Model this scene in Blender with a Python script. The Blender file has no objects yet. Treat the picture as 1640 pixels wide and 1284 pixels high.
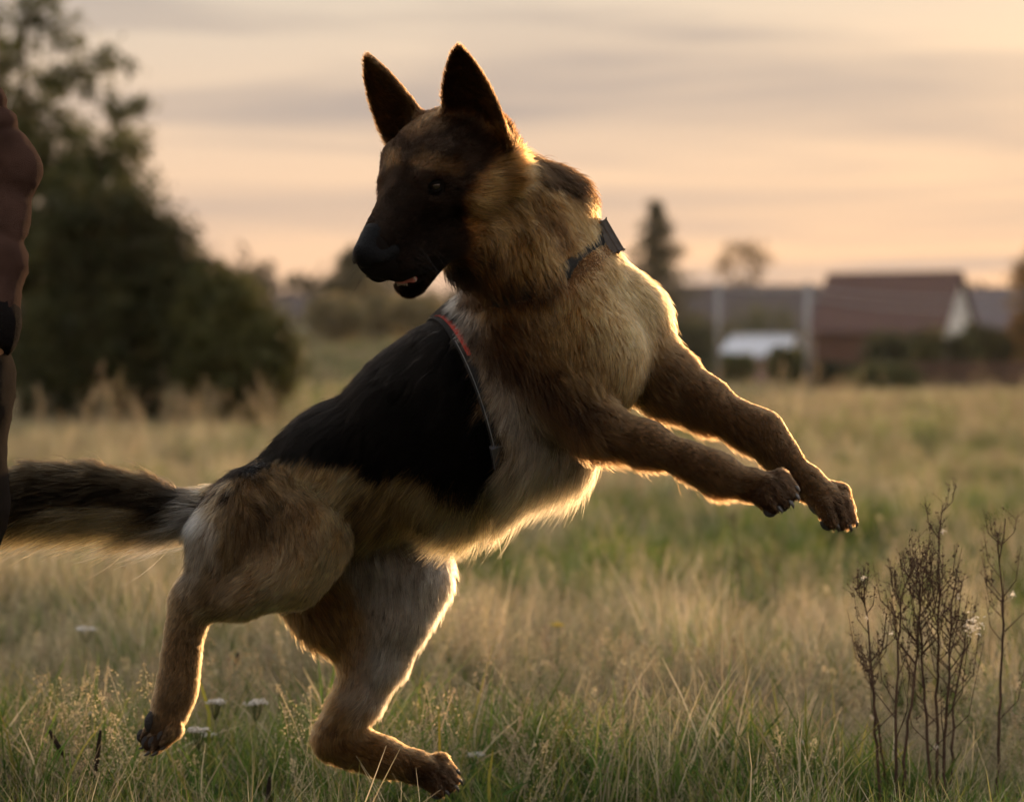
import bpy, bmesh, math, random
import numpy as np
from mathutils import Vector, Matrix, kdtree
R = math.radians
rng = np.random.default_rng(7)
random.seed(7)
scene = bpy.context.scene

# ------------------------------------------------------------------ camera
F_PX, CX, CY = 3872.0, 820.0, 642.0            # focal length in pixels of the 1640 px wide photograph
CAM = np.array([0.0, 0.0, 0.75])
HORIZON = 590.0
PITCH = math.atan2(CY - HORIZON, F_PX)
cam_data = bpy.data.cameras.new("camera")
cam_data.sensor_width = 36.0
cam_data.lens = F_PX / 1640.0 * 36.0
cam_data.clip_start, cam_data.clip_end = 0.05, 6000.0
cam_data.dof.use_dof = True
cam_data.dof.focus_distance = 3.56
cam_data.dof.aperture_fstop = 3.7
cam = bpy.data.objects.new("camera", cam_data)
scene.collection.objects.link(cam)
cam.location = CAM
cam.rotation_euler = (math.pi / 2 - PITCH, 0, 0)
scene.camera = cam
cp, sp = math.cos(PITCH), math.sin(PITCH)

def P(px, py, d):
    """World point at depth d (metres along +Y) that the camera sees at (px, py)."""
    x = (px - CX) / F_PX; z = -(py - CY) / F_PX
    v = np.array([x, cp + z * sp, -sp + z * cp])
    return CAM + v * (d / v[1])

def to_px(p):
    q = np.asarray(p) - CAM
    depth = q[..., 1] * cp - q[..., 2] * sp
    up = q[..., 1] * sp + q[..., 2] * cp
    return CX + F_PX * q[..., 0] / depth, CY - F_PX * up / depth

# ------------------------------------------------------------------ sky, sun, exposure
SUN_AZ, SUN_EL = R(22.0), R(3.4)               # azimuth to the right of the view axis (+Y)
sun_dir = Vector((math.sin(SUN_AZ) * math.cos(SUN_EL), math.cos(SUN_AZ) * math.cos(SUN_EL), math.sin(SUN_EL)))
world = bpy.data.worlds.new("World"); scene.world = world; world.use_nodes = True
def build_world():
    nt = world.node_tree; N = nt.nodes; Lk = nt.links; N.clear()
    out = N.new("ShaderNodeOutputWorld"); bg = N.new("ShaderNodeBackground")
    sky = N.new("ShaderNodeTexSky"); sky.sky_type = 'NISHITA'; sky.sun_disc = False
    sky.sun_elevation = SUN_EL; sky.sun_rotation = SUN_AZ
    sky.air_density = 1.0; sky.dust_density = 3.0; sky.ozone_density = 1.0
    tc = N.new("ShaderNodeTexCoord")
    # thin cloud veil: streaks stretched along the horizon
    sep = N.new("ShaderNodeSeparateXYZ"); Lk.new(tc.outputs["Generated"], sep.inputs[0])
    az = N.new("ShaderNodeMath"); az.operation = 'ARCTAN2'; Lk.new(sep.outputs[0], az.inputs[0]); Lk.new(sep.outputs[1], az.inputs[1])
    cmb = N.new("ShaderNodeCombineXYZ")
    mx = N.new("ShaderNodeMath"); mx.operation = 'MULTIPLY'; mx.inputs[1].default_value = 1.7; Lk.new(az.outputs[0], mx.inputs[0])
    mz = N.new("ShaderNodeMath"); mz.operation = 'MULTIPLY'; mz.inputs[1].default_value = 26.0; Lk.new(sep.outputs[2], mz.inputs[0])
    Lk.new(mx.outputs[0], cmb.inputs[0]); Lk.new(mz.outputs[0], cmb.inputs[2])
    n1 = N.new("ShaderNodeTexNoise"); n1.inputs["Scale"].default_value = 1.25; n1.inputs["Detail"].default_value = 5.0
    n1.inputs["Roughness"].default_value = 0.5; n1.inputs["Distortion"].default_value = 0.5
    Lk.new(cmb.outputs[0], n1.inputs["Vector"])
    r1 = N.new("ShaderNodeValToRGB"); r1.color_ramp.elements[0].position = 0.43; r1.color_ramp.elements[1].position = 0.66
    Lk.new(n1.outputs["Fac"], r1.inputs[0])
    veil = N.new("ShaderNodeMix"); veil.data_type = 'RGBA'; veil.blend_type = 'MIX'
    veil.inputs["Factor"].default_value = VEIL
    Lk.new(sky.outputs[0], veil.inputs["A"]); 
    el = N.new("ShaderNodeMapRange"); el.inputs[1].default_value = .0; el.inputs[2].default_value = .16; L_ = Lk.new(sep.outputs[2], el.inputs[0])
    vg = N.new("ShaderNodeMix"); vg.data_type = 'RGBA'; Lk.new(el.outputs[0], vg.inputs["Factor"]); vg.inputs["A"].default_value = VEIL_LOW; vg.inputs["B"].default_value = VEIL_HIGH
    e2 = N.new("ShaderNodeMapRange"); e2.inputs[1].default_value = .16; e2.inputs[2].default_value = .75; Lk.new(sep.outputs[2], e2.inputs[0])
    v2 = N.new("ShaderNodeMix"); v2.data_type = 'RGBA'; Lk.new(e2.outputs[0], v2.inputs["Factor"]); Lk.new(vg.outputs["Result"], v2.inputs["A"]); v2.inputs["B"].default_value = VEIL_TOP
    Lk.new(v2.outputs["Result"], veil.inputs["B"])
    dark = N.new("ShaderNodeMix"); dark.data_type = 'RGBA'; dark.blend_type = 'MIX'
    k = N.new("ShaderNodeMath"); k.operation = 'MULTIPLY'; k.inputs[1].default_value = 0.92; Lk.new(r1.outputs[0], k.inputs[0])
    Lk.new(k.outputs[0], dark.inputs["Factor"]); Lk.new(veil.outputs["Result"], dark.inputs["A"]); dark.inputs["B"].default_value = CLOUD_COL
    Lk.new(dark.outputs["Result"], bg.inputs[0]); bg.inputs[1].default_value = SKY_STRENGTH
    Lk.new(bg.outputs[0], out.inputs[0])
SKY_STRENGTH = 0.12
VEIL, VEIL_LOW, VEIL_HIGH, VEIL_TOP, CLOUD_COL = 0.93, (5.2, 3.15, 1.9, 1), (3.55, 3.05, 2.5, 1), (7.0, 7.2, 7.5, 1), (2.2, 1.85, 1.65, 1)
build_world()
sun_data = bpy.data.lights.new("sun", 'SUN'); sun_data.energy = 2.9; sun_data.angle = R(0.6); sun_data.color = (1.0, 0.60, 0.29)
sun = bpy.data.objects.new("sun", sun_data); scene.collection.objects.link(sun)
sun.rotation_euler = sun_dir.to_track_quat('Z', 'Y').to_euler()
vs = scene.view_settings; vs.view_transform = 'Standard'; vs.look = 'None'; vs.exposure = 0.80; vs.gamma = 1.0; vs.use_curve_mapping = False
cy = scene.cycles
cy.use_denoising = True; cy.max_bounces = 5; cy.diffuse_bounces = 2; cy.glossy_bounces = 3; cy.transmission_bounces = 4; cy.volume_bounces = 0; cy.use_light_tree = False; cy.transparent_max_bounces = 8
cy.use_adaptive_sampling = True; cy.adaptive_threshold = 0.035; cy.sample_clamp_indirect = 6.0; cy.caustics_reflective = False; cy.caustics_refractive = False
scene.cycles_curves.shape = 'RIBBONS'

# ------------------------------------------------------------------ helpers
def tag(o, label=None, cat=None, group=None, kind=None):
    for k, v in (("label", label), ("category", cat), ("group", group), ("kind", kind)):
        if v: o[k] = v
    return o
def link(name, data, mat=None, parent=None):
    o = bpy.data.objects.new(name, data); scene.collection.objects.link(o)
    if mat is not None:
        data.materials.clear(); data.materials.append(mat)
    if parent is not None: o.parent = parent
    return o
def empty(name, loc=(0, 0, 0), rz=0.0):
    o = bpy.data.objects.new(name, None); scene.collection.objects.link(o)
    o.location = loc; o.rotation_euler = (0, 0, rz); o.empty_display_size = 0.1
    return o
def keep(o, parent):
    """Parent without moving: geometry built in world space."""
    o.parent = parent; o.matrix_parent_inverse = Matrix.LocRotScale(parent.location, parent.rotation_euler, None).inverted(); return o
def mesh_np(name, V, faces, smooth=True):
    """faces: (n,k) int array, or a list of such arrays."""
    me = bpy.data.meshes.new(name)
    fl = faces if isinstance(faces, list) else [faces]
    fl = [np.asarray(f, dtype=np.int32) for f in fl if len(f)]
    V = np.asarray(V, dtype=np.float32)
    me.vertices.add(len(V)); me.vertices.foreach_set("co", V.ravel())
    tot = np.concatenate([np.full(len(f), f.shape[1], dtype=np.int32) for f in fl])
    loops = np.concatenate([f.ravel() for f in fl])
    me.loops.add(len(loops)); me.loops.foreach_set("vertex_index", loops)
    me.polygons.add(len(tot)); st = np.zeros(len(tot), dtype=np.int32); st[1:] = np.cumsum(tot)[:-1]
    me.polygons.foreach_set("loop_start", st); me.polygons.foreach_set("loop_total", tot)
    me.polygons.foreach_set("use_smooth", np.full(len(tot), smooth))
    me.update(calc_edges=True); me.validate()
    return me
def vcol(me, name, cols):
    a = me.color_attributes.new(name, 'FLOAT_COLOR', 'POINT')
    c = np.ones((len(me.vertices), 4), dtype=np.float32); c[:, :3] = cols
    a.data.foreach_set("color", c.ravel())
def bm_mesh(name, bm, smooth=False):
    me = bpy.data.meshes.new(name); bm.normal_update(); bm.to_mesh(me); bm.free()
    if smooth:
        me.polygons.foreach_set("use_smooth", [True] * len(me.polygons))
    return me
def tube(pts, radii, n=8, cap=True):
    """Tube mesh arrays along a polyline."""
    pts = np.asarray(pts, float); m = len(pts); radii = np.broadcast_to(np.asarray(radii, float), (m,))
    T = np.gradient(pts, axis=0); T /= np.linalg.norm(T, axis=1)[:, None] + 1e-12
    up = np.array([0.13, 0.21, 0.97]) if abs(T[0][2]) < 0.9 else np.array([0.97, 0.2, 0.1])
    A = np.cross(T, up); A /= np.linalg.norm(A, axis=1)[:, None] + 1e-12
    B = np.cross(T, A)
    th = np.arange(n) * 2 * math.pi / n
    V = (pts[:, None, :] + radii[:, None, None] * (np.cos(th)[None, :, None] * A[:, None, :] + np.sin(th)[None, :, None] * B[:, None, :])).reshape(-1, 3)
    i = np.arange(m - 1)[:, None] * n; j = np.arange(n)[None, :]; j2 = (j + 1) % n
    Q = np.stack([i + j, i + j2, i + n + j2, i + n + j], -1).reshape(-1, 4)
    fs = [Q]
    if cap:
        V = np.vstack([V, pts[0], pts[-1]]); c0, c1 = m * n, m * n + 1
        jj = np.arange(n); fs.append(np.concatenate([np.stack([np.full(n, c0), (jj + 1) % n, jj], -1), np.stack([np.full(n, c1), (m - 1) * n + jj, (m - 1) * n + (jj + 1) % n], -1)]))
    return V, fs
class MB:
    """Collects arrays into one mesh."""
    def __init__(s): s.V = []; s.F = {}; s.n = 0
    def add(s, V, faces):
        fl = faces if isinstance(faces, list) else [faces]
        for f in fl:
            f = np.asarray(f, dtype=np.int32); s.F.setdefault(f.shape[1], []).append(f + s.n)
        s.V.append(np.asarray(V, float)); s.n += len(V); return s
    def tube(s, *a, **k): return s.add(*tube(*a, **k))
    def box(s, lo, hi):
        lo = np.asarray(lo, float); hi = np.asarray(hi, float)
        V = np.array([[(lo, hi)[i][0], (lo, hi)[j][1], (lo, hi)[k][2]] for i in (0, 1) for j in (0, 1) for k in (0, 1)])
        return s.add(V, np.array([[0, 1, 3, 2], [4, 6, 7, 5], [0, 4, 5, 1], [2, 3, 7, 6], [0, 2, 6, 4], [1, 5, 7, 3]]))
    def mesh(s, name, smooth=True):
        return mesh_np(name, np.vstack(s.V), [np.concatenate(f) for f in s.F.values()], smooth)

def mat_new(name):
    m = bpy.data.materials.new(name); m.use_nodes = True
    nt = m.node_tree; b = nt.nodes["Principled BSDF"]
    return m, nt, b
def mat_noise(name, c1, c2, scale=8.0, rough=0.8, bump=0.2, detail=6.0, spec=0.3, metallic=0.0, coord="Object", bump_scale=None, stretch=(1, 1, 1), sheen=0.0):
    m, nt, b = mat_new(name); N, L = nt.nodes, nt.links
    tc = N.new("ShaderNodeTexCoord"); mp = N.new("ShaderNodeMapping"); mp.inputs["Scale"].default_value = stretch
    L.new(tc.outputs[coord], mp.inputs[0])
    n = N.new("ShaderNodeTexNoise"); n.inputs["Scale"].default_value = scale; n.inputs["Detail"].default_value = detail
    L.new(mp.outputs[0], n.inputs["Vector"])
    r = N.new("ShaderNodeValToRGB"); r.color_ramp.elements[0].position = 0.3; r.color_ramp.elements[1].position = 0.7
    r.color_ramp.elements[0].color = (*c1, 1); r.color_ramp.elements[1].color = (*c2, 1)
    L.new(n.outputs["Fac"], r.inputs[0]); L.new(r.outputs[0], b.inputs["Base Color"])
    b.inputs["Roughness"].default_value = rough; b.inputs["Specular IOR Level"].default_value = spec; b.inputs["Metallic"].default_value = metallic
    if sheen: b.inputs["Sheen Weight"].default_value = sheen
    if bump:
        n2 = N.new("ShaderNodeTexNoise"); n2.inputs["Scale"].default_value = bump_scale or scale * 6; n2.inputs["Detail"].default_value = 4
        L.new(mp.outputs[0], n2.inputs["Vector"])
        bp = N.new("ShaderNodeBump"); bp.inputs["Strength"].default_value = bump; bp.inputs["Distance"].default_value = 0.02
        L.new(n2.outputs["Fac"], bp.inputs["Height"]); L.new(bp.outputs[0], b.inputs["Normal"])
    return m
# ------------------------------------------------------------------ implicit bodies (smooth unions of tapered limbs) -> one continuous mesh
def smin(a, b, k):
    h = np.maximum(k - np.abs(a - b), 0.0) / k
    return np.minimum(a, b) - h * h * k * 0.25
def smax(a, b, k): return -smin(-a, -b, k)
class Cone:
    def __init__(s, a, b, ra, rb, length=.02, lift=.35, flow=None, part="trunk", under=0.0):
        s.a, s.b, s.ra, s.rb = np.asarray(a, float), np.asarray(b, float), ra, rb
        s.ab = s.b - s.a; s.l2 = max(float(s.ab @ s.ab), 1e-9)
        s.length, s.lift, s.part, s.under = length, lift, part, under
        s.flow = np.asarray(flow, float) if flow is not None else s.ab
        n = np.linalg.norm(s.flow); s.flow = s.flow / n if n > 1e-9 else np.array([0, 0, -1.0])
    def d(s, p):
        q = p - s.a; t = np.clip(q @ s.ab / s.l2, 0, 1)
        q = q - t[:, None] * s.ab
        return np.sqrt(np.einsum('ij,ij->i', q, q)) - (s.ra + (s.rb - s.ra) * t)
class Ell:
    def __init__(s, c, axes, radii, length=.02, lift=.35, flow=(0, 0, -1), part="trunk", under=0.0):
        s.c = np.asarray(c, float); s.A = np.asarray(axes, float); s.r = np.asarray(radii, float)
        s.length, s.lift, s.part, s.under = length, lift, part, under
        s.flow = np.asarray(flow, float); s.flow = s.flow / np.linalg.norm(s.flow)
    def d(s, p):
        q = (p - s.c) @ s.A.T
        k0 = np.linalg.norm(q / s.r, axis=1); k1 = np.linalg.norm(q / (s.r * s.r), axis=1) + 1e-9
        return k0 * (k0 - 1.0) / k1
class Ear:
    """Upright pointed pinna: tapering cupped blade. w points to the outer edge, n to the open front."""
    def __init__(s, base, tip, w, half, thick, length=.007, lift=.3, part="ear"):
        s.o = np.asarray(base, float); t = np.asarray(tip, float) - s.o; s.H = np.linalg.norm(t); s.t = t / s.H
        w = np.asarray(w, float); w = w - s.t * (w @ s.t); s.w = w / np.linalg.norm(w)
        s.n = None; s.half = half; s.th = thick
        s.length, s.lift, s.part, s.under = length, lift, part, 0.0; s.flow = s.t
    def d(s, p):
        q = p - s.o; h = q @ s.t / s.H; x = q @ s.w; y = q @ s.n
        hh = np.clip(h, -0.3, 1.0)
        W = s.half * np.where(hh > 0.0, (1 - np.abs(hh)) ** 0.8 * (1 + 0.75 * hh), 1.0) + 0.003
        u = x / (W + 1e-6)
        cup = (0.020 * (1 - np.clip(hh, 0, 1) * 0.75)) * np.clip(u * u, 0, 1.6)      # edges curl forward
        th = s.th * (1.35 - 0.75 * np.clip(hh, 0, 1))
        dn = np.abs(y - cup) - th
        dw = np.abs(x) - W; dh = np.maximum(-(h + 0.25) * s.H, (h - 1) * s.H)
        return smax(smax(dn, dw, 0.008), dh, 0.006)
class Body:
    """groups: list of (prims, k inside the group, k joining the group)."""
    def __init__(s): s.groups = []; s.cuts = []
    def add(s, prims, k, kj): s.groups.append((prims, k, kj)); return s
    def prims(s): return [q for g in s.groups for q in g[0]]
    def d(s, p):
        out = None
        for prims, k, kj in s.groups:
            g = None
            for q in prims:
                v = q.d(p); g = v if g is None else smin(g, v, k)
            out = g if out is None else smin(out, g, kj)
        for q, k in s.cuts: out = smax(out, -q.d(p), k)
        return out
    def near(s, p, margin=0.06):
        """the body with only the limbs that can matter to the points p"""
        c = .5 * (p.min(0) + p.max(0)); r = np.linalg.norm(p.max(0) - p.min(0)) * .5; c = c[None]
        dm = [[q.d(c)[0] for q in g[0]] for g in s.groups]; lim = min(min(d) for d in dm) + 2.2 * r + margin
        b = Body(); b.cuts = s.cuts
        for g, d in zip(s.groups, dm):
            pr = [q for q, v in zip(g[0], d) if v <= lim]
            if pr: b.add(pr, g[1], g[2])
        return b
    def cells(s, p, size=0.09):
        k = np.floor(p / size).astype(np.int64); k -= k.min(0); m = k.max(0) + 1
        key = (k[:, 0] * m[1] + k[:, 1]) * m[2] + k[:, 2]; o = np.argsort(key, kind='stable')
        return np.split(o, np.flatnonzero(np.diff(key[o])) + 1)
    def grad(s, p, e=0.002):
        g = np.zeros((len(p), 3))
        for ix in s.cells(p):
            q = p[ix]; b = s.near(q)
            g[ix] = np.stack([b.d(q + np.eye(3)[i] * e) - b.d(q - np.eye(3)[i] * e) for i in range(3)], 1)
        return g / (np.linalg.norm(g, axis=1)[:, None] + 1e-9)
    def fields(s, p, sigma=0.010):
        pr = s.prims(); D = np.stack([q.d(p) for q in pr], 1); Dm = D - D.min(1)[:, None]
        W = np.exp(-Dm / sigma); W /= W.sum(1)[:, None]
        flow = W @ np.stack([q.flow for q in pr]); ln = W @ np.array([q.length for q in pr]); lift = W @ np.array([q.lift for q in pr]); und = W @ np.array([q.under for q in pr])
        names = sorted(set(q.part for q in pr)); Wp = np.stack([W[:, [i for i, q in enumerate(pr) if q.part == n]].sum(1) for n in names], 1)
        return flow, ln, lift, und, names, Wp
def polygonize(body, lo, hi, h, B=8):
    lo = np.asarray(lo, float); nb = np.ceil((np.asarray(hi) - lo) / (h * B)).astype(int); n = nb * B
    gi = np.stack(np.meshgrid(*[np.arange(k) for k in nb], indexing='ij'), -1).reshape(-1, 3)
    cen = lo + (gi * B + (B - 1) / 2.0) * h
    dc = body.d(cen)
    vol = np.repeat(np.repeat(np.repeat(dc.reshape(nb), B, 0), B, 1), B, 2).astype(np.float32)
    act = np.abs(dc) < h * B * 1.35
    loc = np.stack(np.meshgrid(*[np.arange(B)] * 3, indexing='ij'), -1).reshape(-1, 3)
    ai = gi[act]
    for ix in body.cells(cen[act], h * B * 3.0):
        idx = (ai[ix, None, :] * B + loc[None]).reshape(-1, 3); pt = lo + idx * h
        vol[idx[:, 0], idx[:, 1], idx[:, 2]] = body.near(pt).d(pt)
    ins = vol < 0
    c = ins.astype(np.uint8); S = [slice(0, -1), slice(1, None)]
    cnt = sum(c[S[i], S[j], S[k]] for i in (0, 1) for j in (0, 1) for k in (0, 1))
    ci = np.argwhere((cnt > 0) & (cnt < 8))
    cid = np.full(cnt.shape, -1, dtype=np.int32); cid[ci[:, 0], ci[:, 1], ci[:, 2]] = np.arange(len(ci))
    cor = np.array([[i, j, k] for i in (0, 1) for j in (0, 1) for k in (0, 1)])
    val = np.stack([vol[ci[:, 0] + o[0], ci[:, 1] + o[1], ci[:, 2] + o[2]] for o in cor], 1)
    acc = np.zeros((len(ci), 3)); m = np.zeros(len(ci))
    for a in range(8):
        for b in range(a + 1, 8):
            if np.abs(cor[a] - cor[b]).sum() != 1: continue
            x = (val[:, a] < 0) != (val[:, b] < 0)
            t = np.where(x, val[:, a] / (val[:, a] - val[:, b] + 1e-12), 0)
            acc += x[:, None] * (cor[a] + t[:, None] * (cor[b] - cor[a])); m += x
    V = lo + (ci + acc / m[:, None]) * h
    quads = []
    for ax in range(3):
        s0 = [slice(None)] * 3; s1 = [slice(None)] * 3; s0[ax] = slice(0, -1); s1[ax] = slice(1, None)
        A, Bv = ins[tuple(s0)], ins[tuple(s1)]; e = np.argwhere(A != Bv)
        u, v = (ax + 1) % 3, (ax + 2) % 3
        ok = (e[:, u] > 0) & (e[:, v] > 0) & (e[:, u] < cid.shape[u]) & (e[:, v] < cid.shape[v]); e = e[ok]
        def cell(du, dv):
            q = e.copy(); q[:, u] -= du; q[:, v] -= dv; return cid[q[:, 0], q[:, 1], q[:, 2]]
        Q = np.stack([cell(0, 0), cell(1, 0), cell(1, 1), cell(0, 1)], 1)
        flip = ~A[e[:, 0], e[:, 1], e[:, 2]]
        Q[flip] = Q[flip][:, ::-1]
        quads.append(Q[(Q >= 0).all(1)])
    return V, np.concatenate(quads)
def vnoise(p, s, seed=0):
    """smooth value noise by summed sines (cheap, coherent)"""
    r = np.random.default_rng(seed); o = np.zeros(len(p))
    for i in range(7):
        k = r.normal(size=3) * s; o += np.sin(p @ k + r.uniform(0, 6.28))
    return o / 7 ** .5
# ------------------------------------------------------------------ the setting: ground, far woods, houses, trees
def sstep(a, b, x): t = np.clip((x - a) / (b - a), 0, 1); return t * t * (3 - 2 * t)
def gz(x, y):
    """ground height: flat meadow near, a gentle rise far off on the left"""
    x = np.asarray(x, float); y = np.asarray(y, float)
    rise = 3.4 * sstep(48, 170, y) * sstep(9 + .02 * y, -4 + .02 * y, x)
    bump = .022 * np.sin(x * 2.1 + .7) * np.sin(y * 1.7) + .03 * np.sin(x * .55 + 1) * np.cos(y * .43)
    return rise + bump * np.exp(-y / 60.0) - .02
def ground():
    ys = np.concatenate([np.linspace(-6, 2, 9), 2 + np.linspace(0, 1, 110) ** 3.2 * 900]); u = np.linspace(-1, 1, 121)
    Y, U = np.meshgrid(ys, u, indexing='ij'); X = np.sign(U) * np.abs(U) ** 1.5 * (9 + np.abs(Y) * .9)
    V = np.stack([X, Y, gz(X, Y)], -1).reshape(-1, 3); n = len(u)
    i, j = np.meshgrid(np.arange(len(ys) - 1), np.arange(n - 1), indexing='ij'); k = (i * n + j).ravel()
    m, nt, b = mat_new("meadow_soil"); N, L = nt.nodes, nt.links
    g = N.new("ShaderNodeNewGeometry"); n1 = N.new("ShaderNodeTexNoise"); n1.inputs["Scale"].default_value = .35; n1.inputs["Detail"].default_value = 8
    n2 = N.new("ShaderNodeTexNoise"); n2.inputs["Scale"].default_value = 30; n2.inputs["Detail"].default_value = 6
    L.new(g.outputs["Position"], n1.inputs["Vector"]); L.new(g.outputs["Position"], n2.inputs["Vector"])
    r = N.new("ShaderNodeValToRGB"); e = r.color_ramp.elements; e[0].position = .35; e[0].color = (.055, .062, .020, 1); e[1].position = .62; e[1].color = (.21, .155, .075, 1)
    L.new(n1.outputs["Fac"], r.inputs[0])
    mx = N.new("ShaderNodeMix"); mx.data_type = 'RGBA'; mx.blend_type = 'MULTIPLY'; mx.inputs["Factor"].default_value = .75
    r2 = N.new("ShaderNodeValToRGB"); r2.color_ramp.elements[0].position = .3; r2.color_ramp.elements[0].color = (.35, .33, .3, 1); r2.color_ramp.elements[1].position = .7
    L.new(n2.outputs["Fac"], r2.inputs[0]); L.new(r.outputs[0], mx.inputs["A"]); L.new(r2.outputs[0], mx.inputs["B"])
    L.new(mx.outputs["Result"], b.inputs["Base Color"]); b.inputs["Roughness"].default_value = 1; b.inputs["Specular IOR Level"].default_value = .05
    bp = N.new("ShaderNodeBump"); bp.inputs["Strength"].default_value = .8; bp.inputs["Distance"].default_value = .03; L.new(n2.outputs["Fac"], bp.inputs["Height"]); L.new(bp.outputs[0], b.inputs["Normal"])
    return tag(link("ground", mesh_np("ground", V, np.stack([k, k + 1, k + n + 1, k + n], 1)), m), kind="structure")
ground()

def mat_leaf(name, trans=.45, scale=.6, spec=.15):
    """leaves, blades: tint stored on the mesh, patchy in the world, light shines through"""
    m = bpy.data.materials.new(name); m.use_nodes = True; nt = m.node_tree; N, L = nt.nodes, nt.links; N.clear()
    out = N.new("ShaderNodeOutputMaterial"); a = N.new("ShaderNodeAttribute"); a.attribute_name = "tint"
    g = N.new("ShaderNodeNewGeometry"); n = N.new("ShaderNodeTexNoise"); n.inputs["Scale"].default_value = scale; n.inputs["Detail"].default_value = 3
    L.new(g.outputs["Position"], n.inputs["Vector"])
    oi = N.new("ShaderNodeObjectInfo"); ad = N.new("ShaderNodeMath"); ad.operation = 'MULTIPLY_ADD'; ad.inputs[1].default_value = .55; ad.inputs[2].default_value = -.27
    L.new(oi.outputs["Random"], ad.inputs[0]); a2 = N.new("ShaderNodeMath"); L.new(n.outputs["Fac"], a2.inputs[0]); L.new(ad.outputs[0], a2.inputs[1])
    mr = N.new("ShaderNodeMapRange"); mr.inputs[1].default_value = .2; mr.inputs[2].default_value = .8; mr.inputs[3].default_value = .55; mr.inputs[4].default_value = 1.45
    L.new(a2.outputs[0], mr.inputs[0])
    mx = N.new("ShaderNodeVectorMath"); mx.operation = 'SCALE'; L.new(a.outputs["Color"], mx.inputs[0]); L.new(mr.outputs[0], mx.inputs["Scale"])
    d = N.new("ShaderNodeBsdfPrincipled"); d.inputs["Roughness"].default_value = .55; d.inputs["Specular IOR Level"].default_value = spec; t = N.new("ShaderNodeBsdfTranslucent")
    L.new(mx.outputs[0], d.inputs["Base Color"]); L.new(mx.outputs[0], t.inputs[0])
    s = N.new("ShaderNodeMixShader"); s.inputs[0].default_value = trans; L.new(d.outputs[0], s.inputs[1]); L.new(t.outputs[0], s.inputs[2]); L.new(s.outputs[0], out.inputs[0])
    return m
M_LEAF = mat_leaf("foliage"); M_GRASS = mat_leaf("grass_blades", .5, .45)
M_BARK = mat_noise("bark", (.05, .038, .028), (.11, .085, .06), 14, .95, .6, stretch=(1, 1, .3))
M_WOOD = mat_noise("weathered_wood", (.06, .035, .026), (.12, .07, .05), 5, .9, .4, stretch=(1, 1, 6))
M_METAL = mat_noise("galvanised_steel", (.22, .215, .215), (.30, .29, .29), 10, .5, .1, metallic=.35)
M_ROOF_RED = mat_noise("red_roof", (.066, .034, .029), (.095, .050, .042), 2.5, .85, .5, bump_scale=9)
M_ROOF_GREY = mat_noise("grey_roof", (.085, .070, .075), (.13, .105, .11), 2.5, .85, .5, bump_scale=9)
M_ROOF_DARK = mat_noise("dark_roof", (.055, .045, .045), (.09, .07, .068), 2.5, .85, .5, bump_scale=9)
M_ROOF_PALE = mat_noise("pale_metal_roof", (.40, .41, .45), (.52, .53, .57), 2, .5, .1)
M_WALL_RED = mat_noise("brown_red_timber_wall", (.085, .042, .030), (.12, .060, .042), 3, .9, .3, stretch=(8, 8, .5))
M_WALL_WHITE = mat_noise("white_plaster", (.60, .58, .55), (.72, .70, .67), 2, .9, .15)
M_WALL_PINK = mat_noise("dull_pink_plaster", (.30, .19, .15), (.40, .26, .21), 2, .9, .15)
M_WALL_TAN = mat_noise("brown_plaster", (.17, .12, .09), (.24, .17, .125), 2, .9, .15)
M_FRAME = mat_noise("white_paint", (.62, .61, .58), (.72, .71, .68), 6, .6, .05)
M_GLASS, _nt, _b = mat_new("window_glass"); _b.inputs["Base Color"].default_value = (.03, .035, .04, 1); _b.inputs["Roughness"].default_value = .08

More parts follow.
